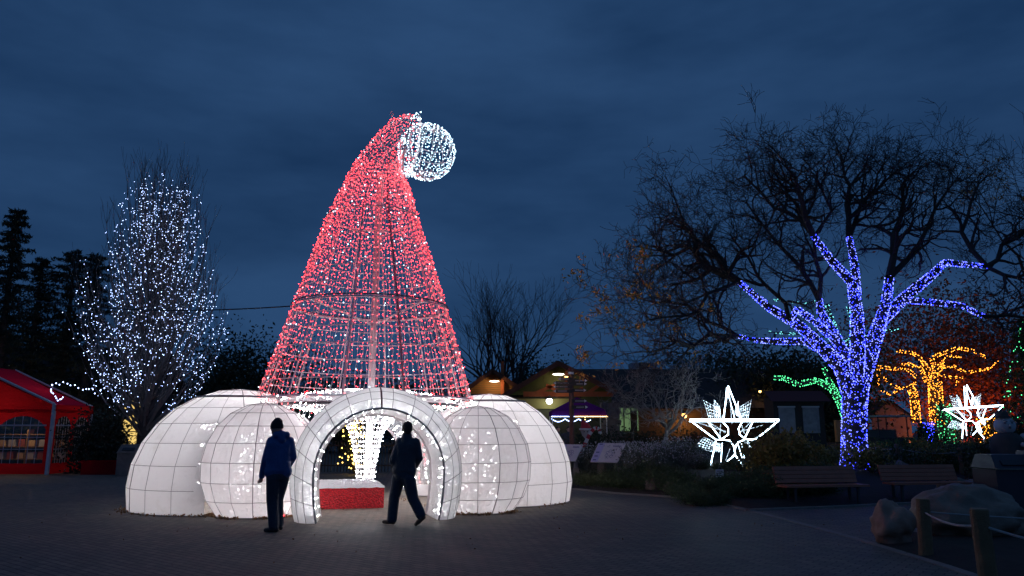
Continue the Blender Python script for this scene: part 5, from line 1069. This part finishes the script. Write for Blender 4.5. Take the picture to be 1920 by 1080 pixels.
person((-3.9, 12.67, 0), dict(head=q(212, 152), face=(-.8, .6), neck=q(228, 205), chest=q(240, 300), pelvis=q(242, 545), hem=q(247, 505), shL=q(180, 262, -.02), elL=q(128, 425, .02), wrL=q(88, 570, .1), shR=q(318, 262, .06), elR=q(352, 395, .1), wrR=q(300, 470, .25),
       hipL=q(215, 570, -.03), knL=q(208, 760, .02), anL=q(238, 965, 0), heelL=q(262, 998, 0), toeL=q(165, 1004, .03), hipR=q(275, 575, .06), knR=q(232, 755, .14), anR=q(250, 955, .16), heelR=q(270, 992, .16), toeR=q(185, 998, .26)), 'person in a blue hooded jacket and dark beanie standing before the small dome', (JB, JEAN, SHOE, BLACK), True)
s_ = 506.0; q = lambda x, z, y=0.0: ((x - 255) / s_, y, (978 - z) / s_)
person((-1.9, 13.6, 0), dict(head=q(267, 145), face=(-.5, .86), neck=q(266, 210), chest=q(268, 300), pelvis=q(248, 540), hem=q(250, 500), shL=q(205, 262, .03), elL=q(150, 415, -.02), wrL=q(172, 520, .08), shR=q(345, 262, -.03), elR=q(382, 400, .0), wrR=q(335, 480, .15),
       hipL=q(200, 575, .05), knL=q(160, 745, .1), anL=q(152, 925, .02), heelL=q(165, 950, 0), toeL=q(80, 952, .06), hipR=q(295, 580, -.04), knR=q(338, 745, -.06), anR=q(415, 880, -.14), heelR=q(440, 900, -.15), toeR=q(372, 962, -.1)), 'person in a dark jacket and brown shoes striding through the arch', (JD, JEAN, SHOEB, HAIR), False)
st_ = lambda dx: dict(head=(0 + dx, 0, 1.62), face=(.3, -.9), neck=(dx, 0, 1.46), chest=(dx, 0, 1.3), pelvis=(dx, 0, .92), hem=(dx, 0, .9), shL=(dx - .17, 0, 1.38), elL=(dx - .22, -.05, 1.1), wrL=(dx - .15, -.2, .95), shR=(dx + .17, 0, 1.38), elR=(dx + .22, -.05, 1.1), wrR=(dx + .13, -.22, 1.0), hipL=(dx - .09, 0, .85), knL=(dx - .1, -.02, .48), anL=(dx - .1, 0, .1), heelL=(dx - .1, .03, .05), toeL=(dx - .1, -.18, .04), hipR=(dx + .09, 0, .85), knR=(dx + .1, -.02, .48), anR=(dx + .1, 0, .1), heelR=(dx + .1, .03, .05), toeR=(dx + .1, -.18, .04))
for px, lb in ((1046, 'distant person in dark clothes under the purple canopy by the dome'), (1066, 'distant person in dark clothes under the purple canopy beside the signpost')):
    person((P(px, 800, 33.6).x, 33.6, 0.1), st_(0), lb, (JD, JEAN, SHOE, HAIR), False)
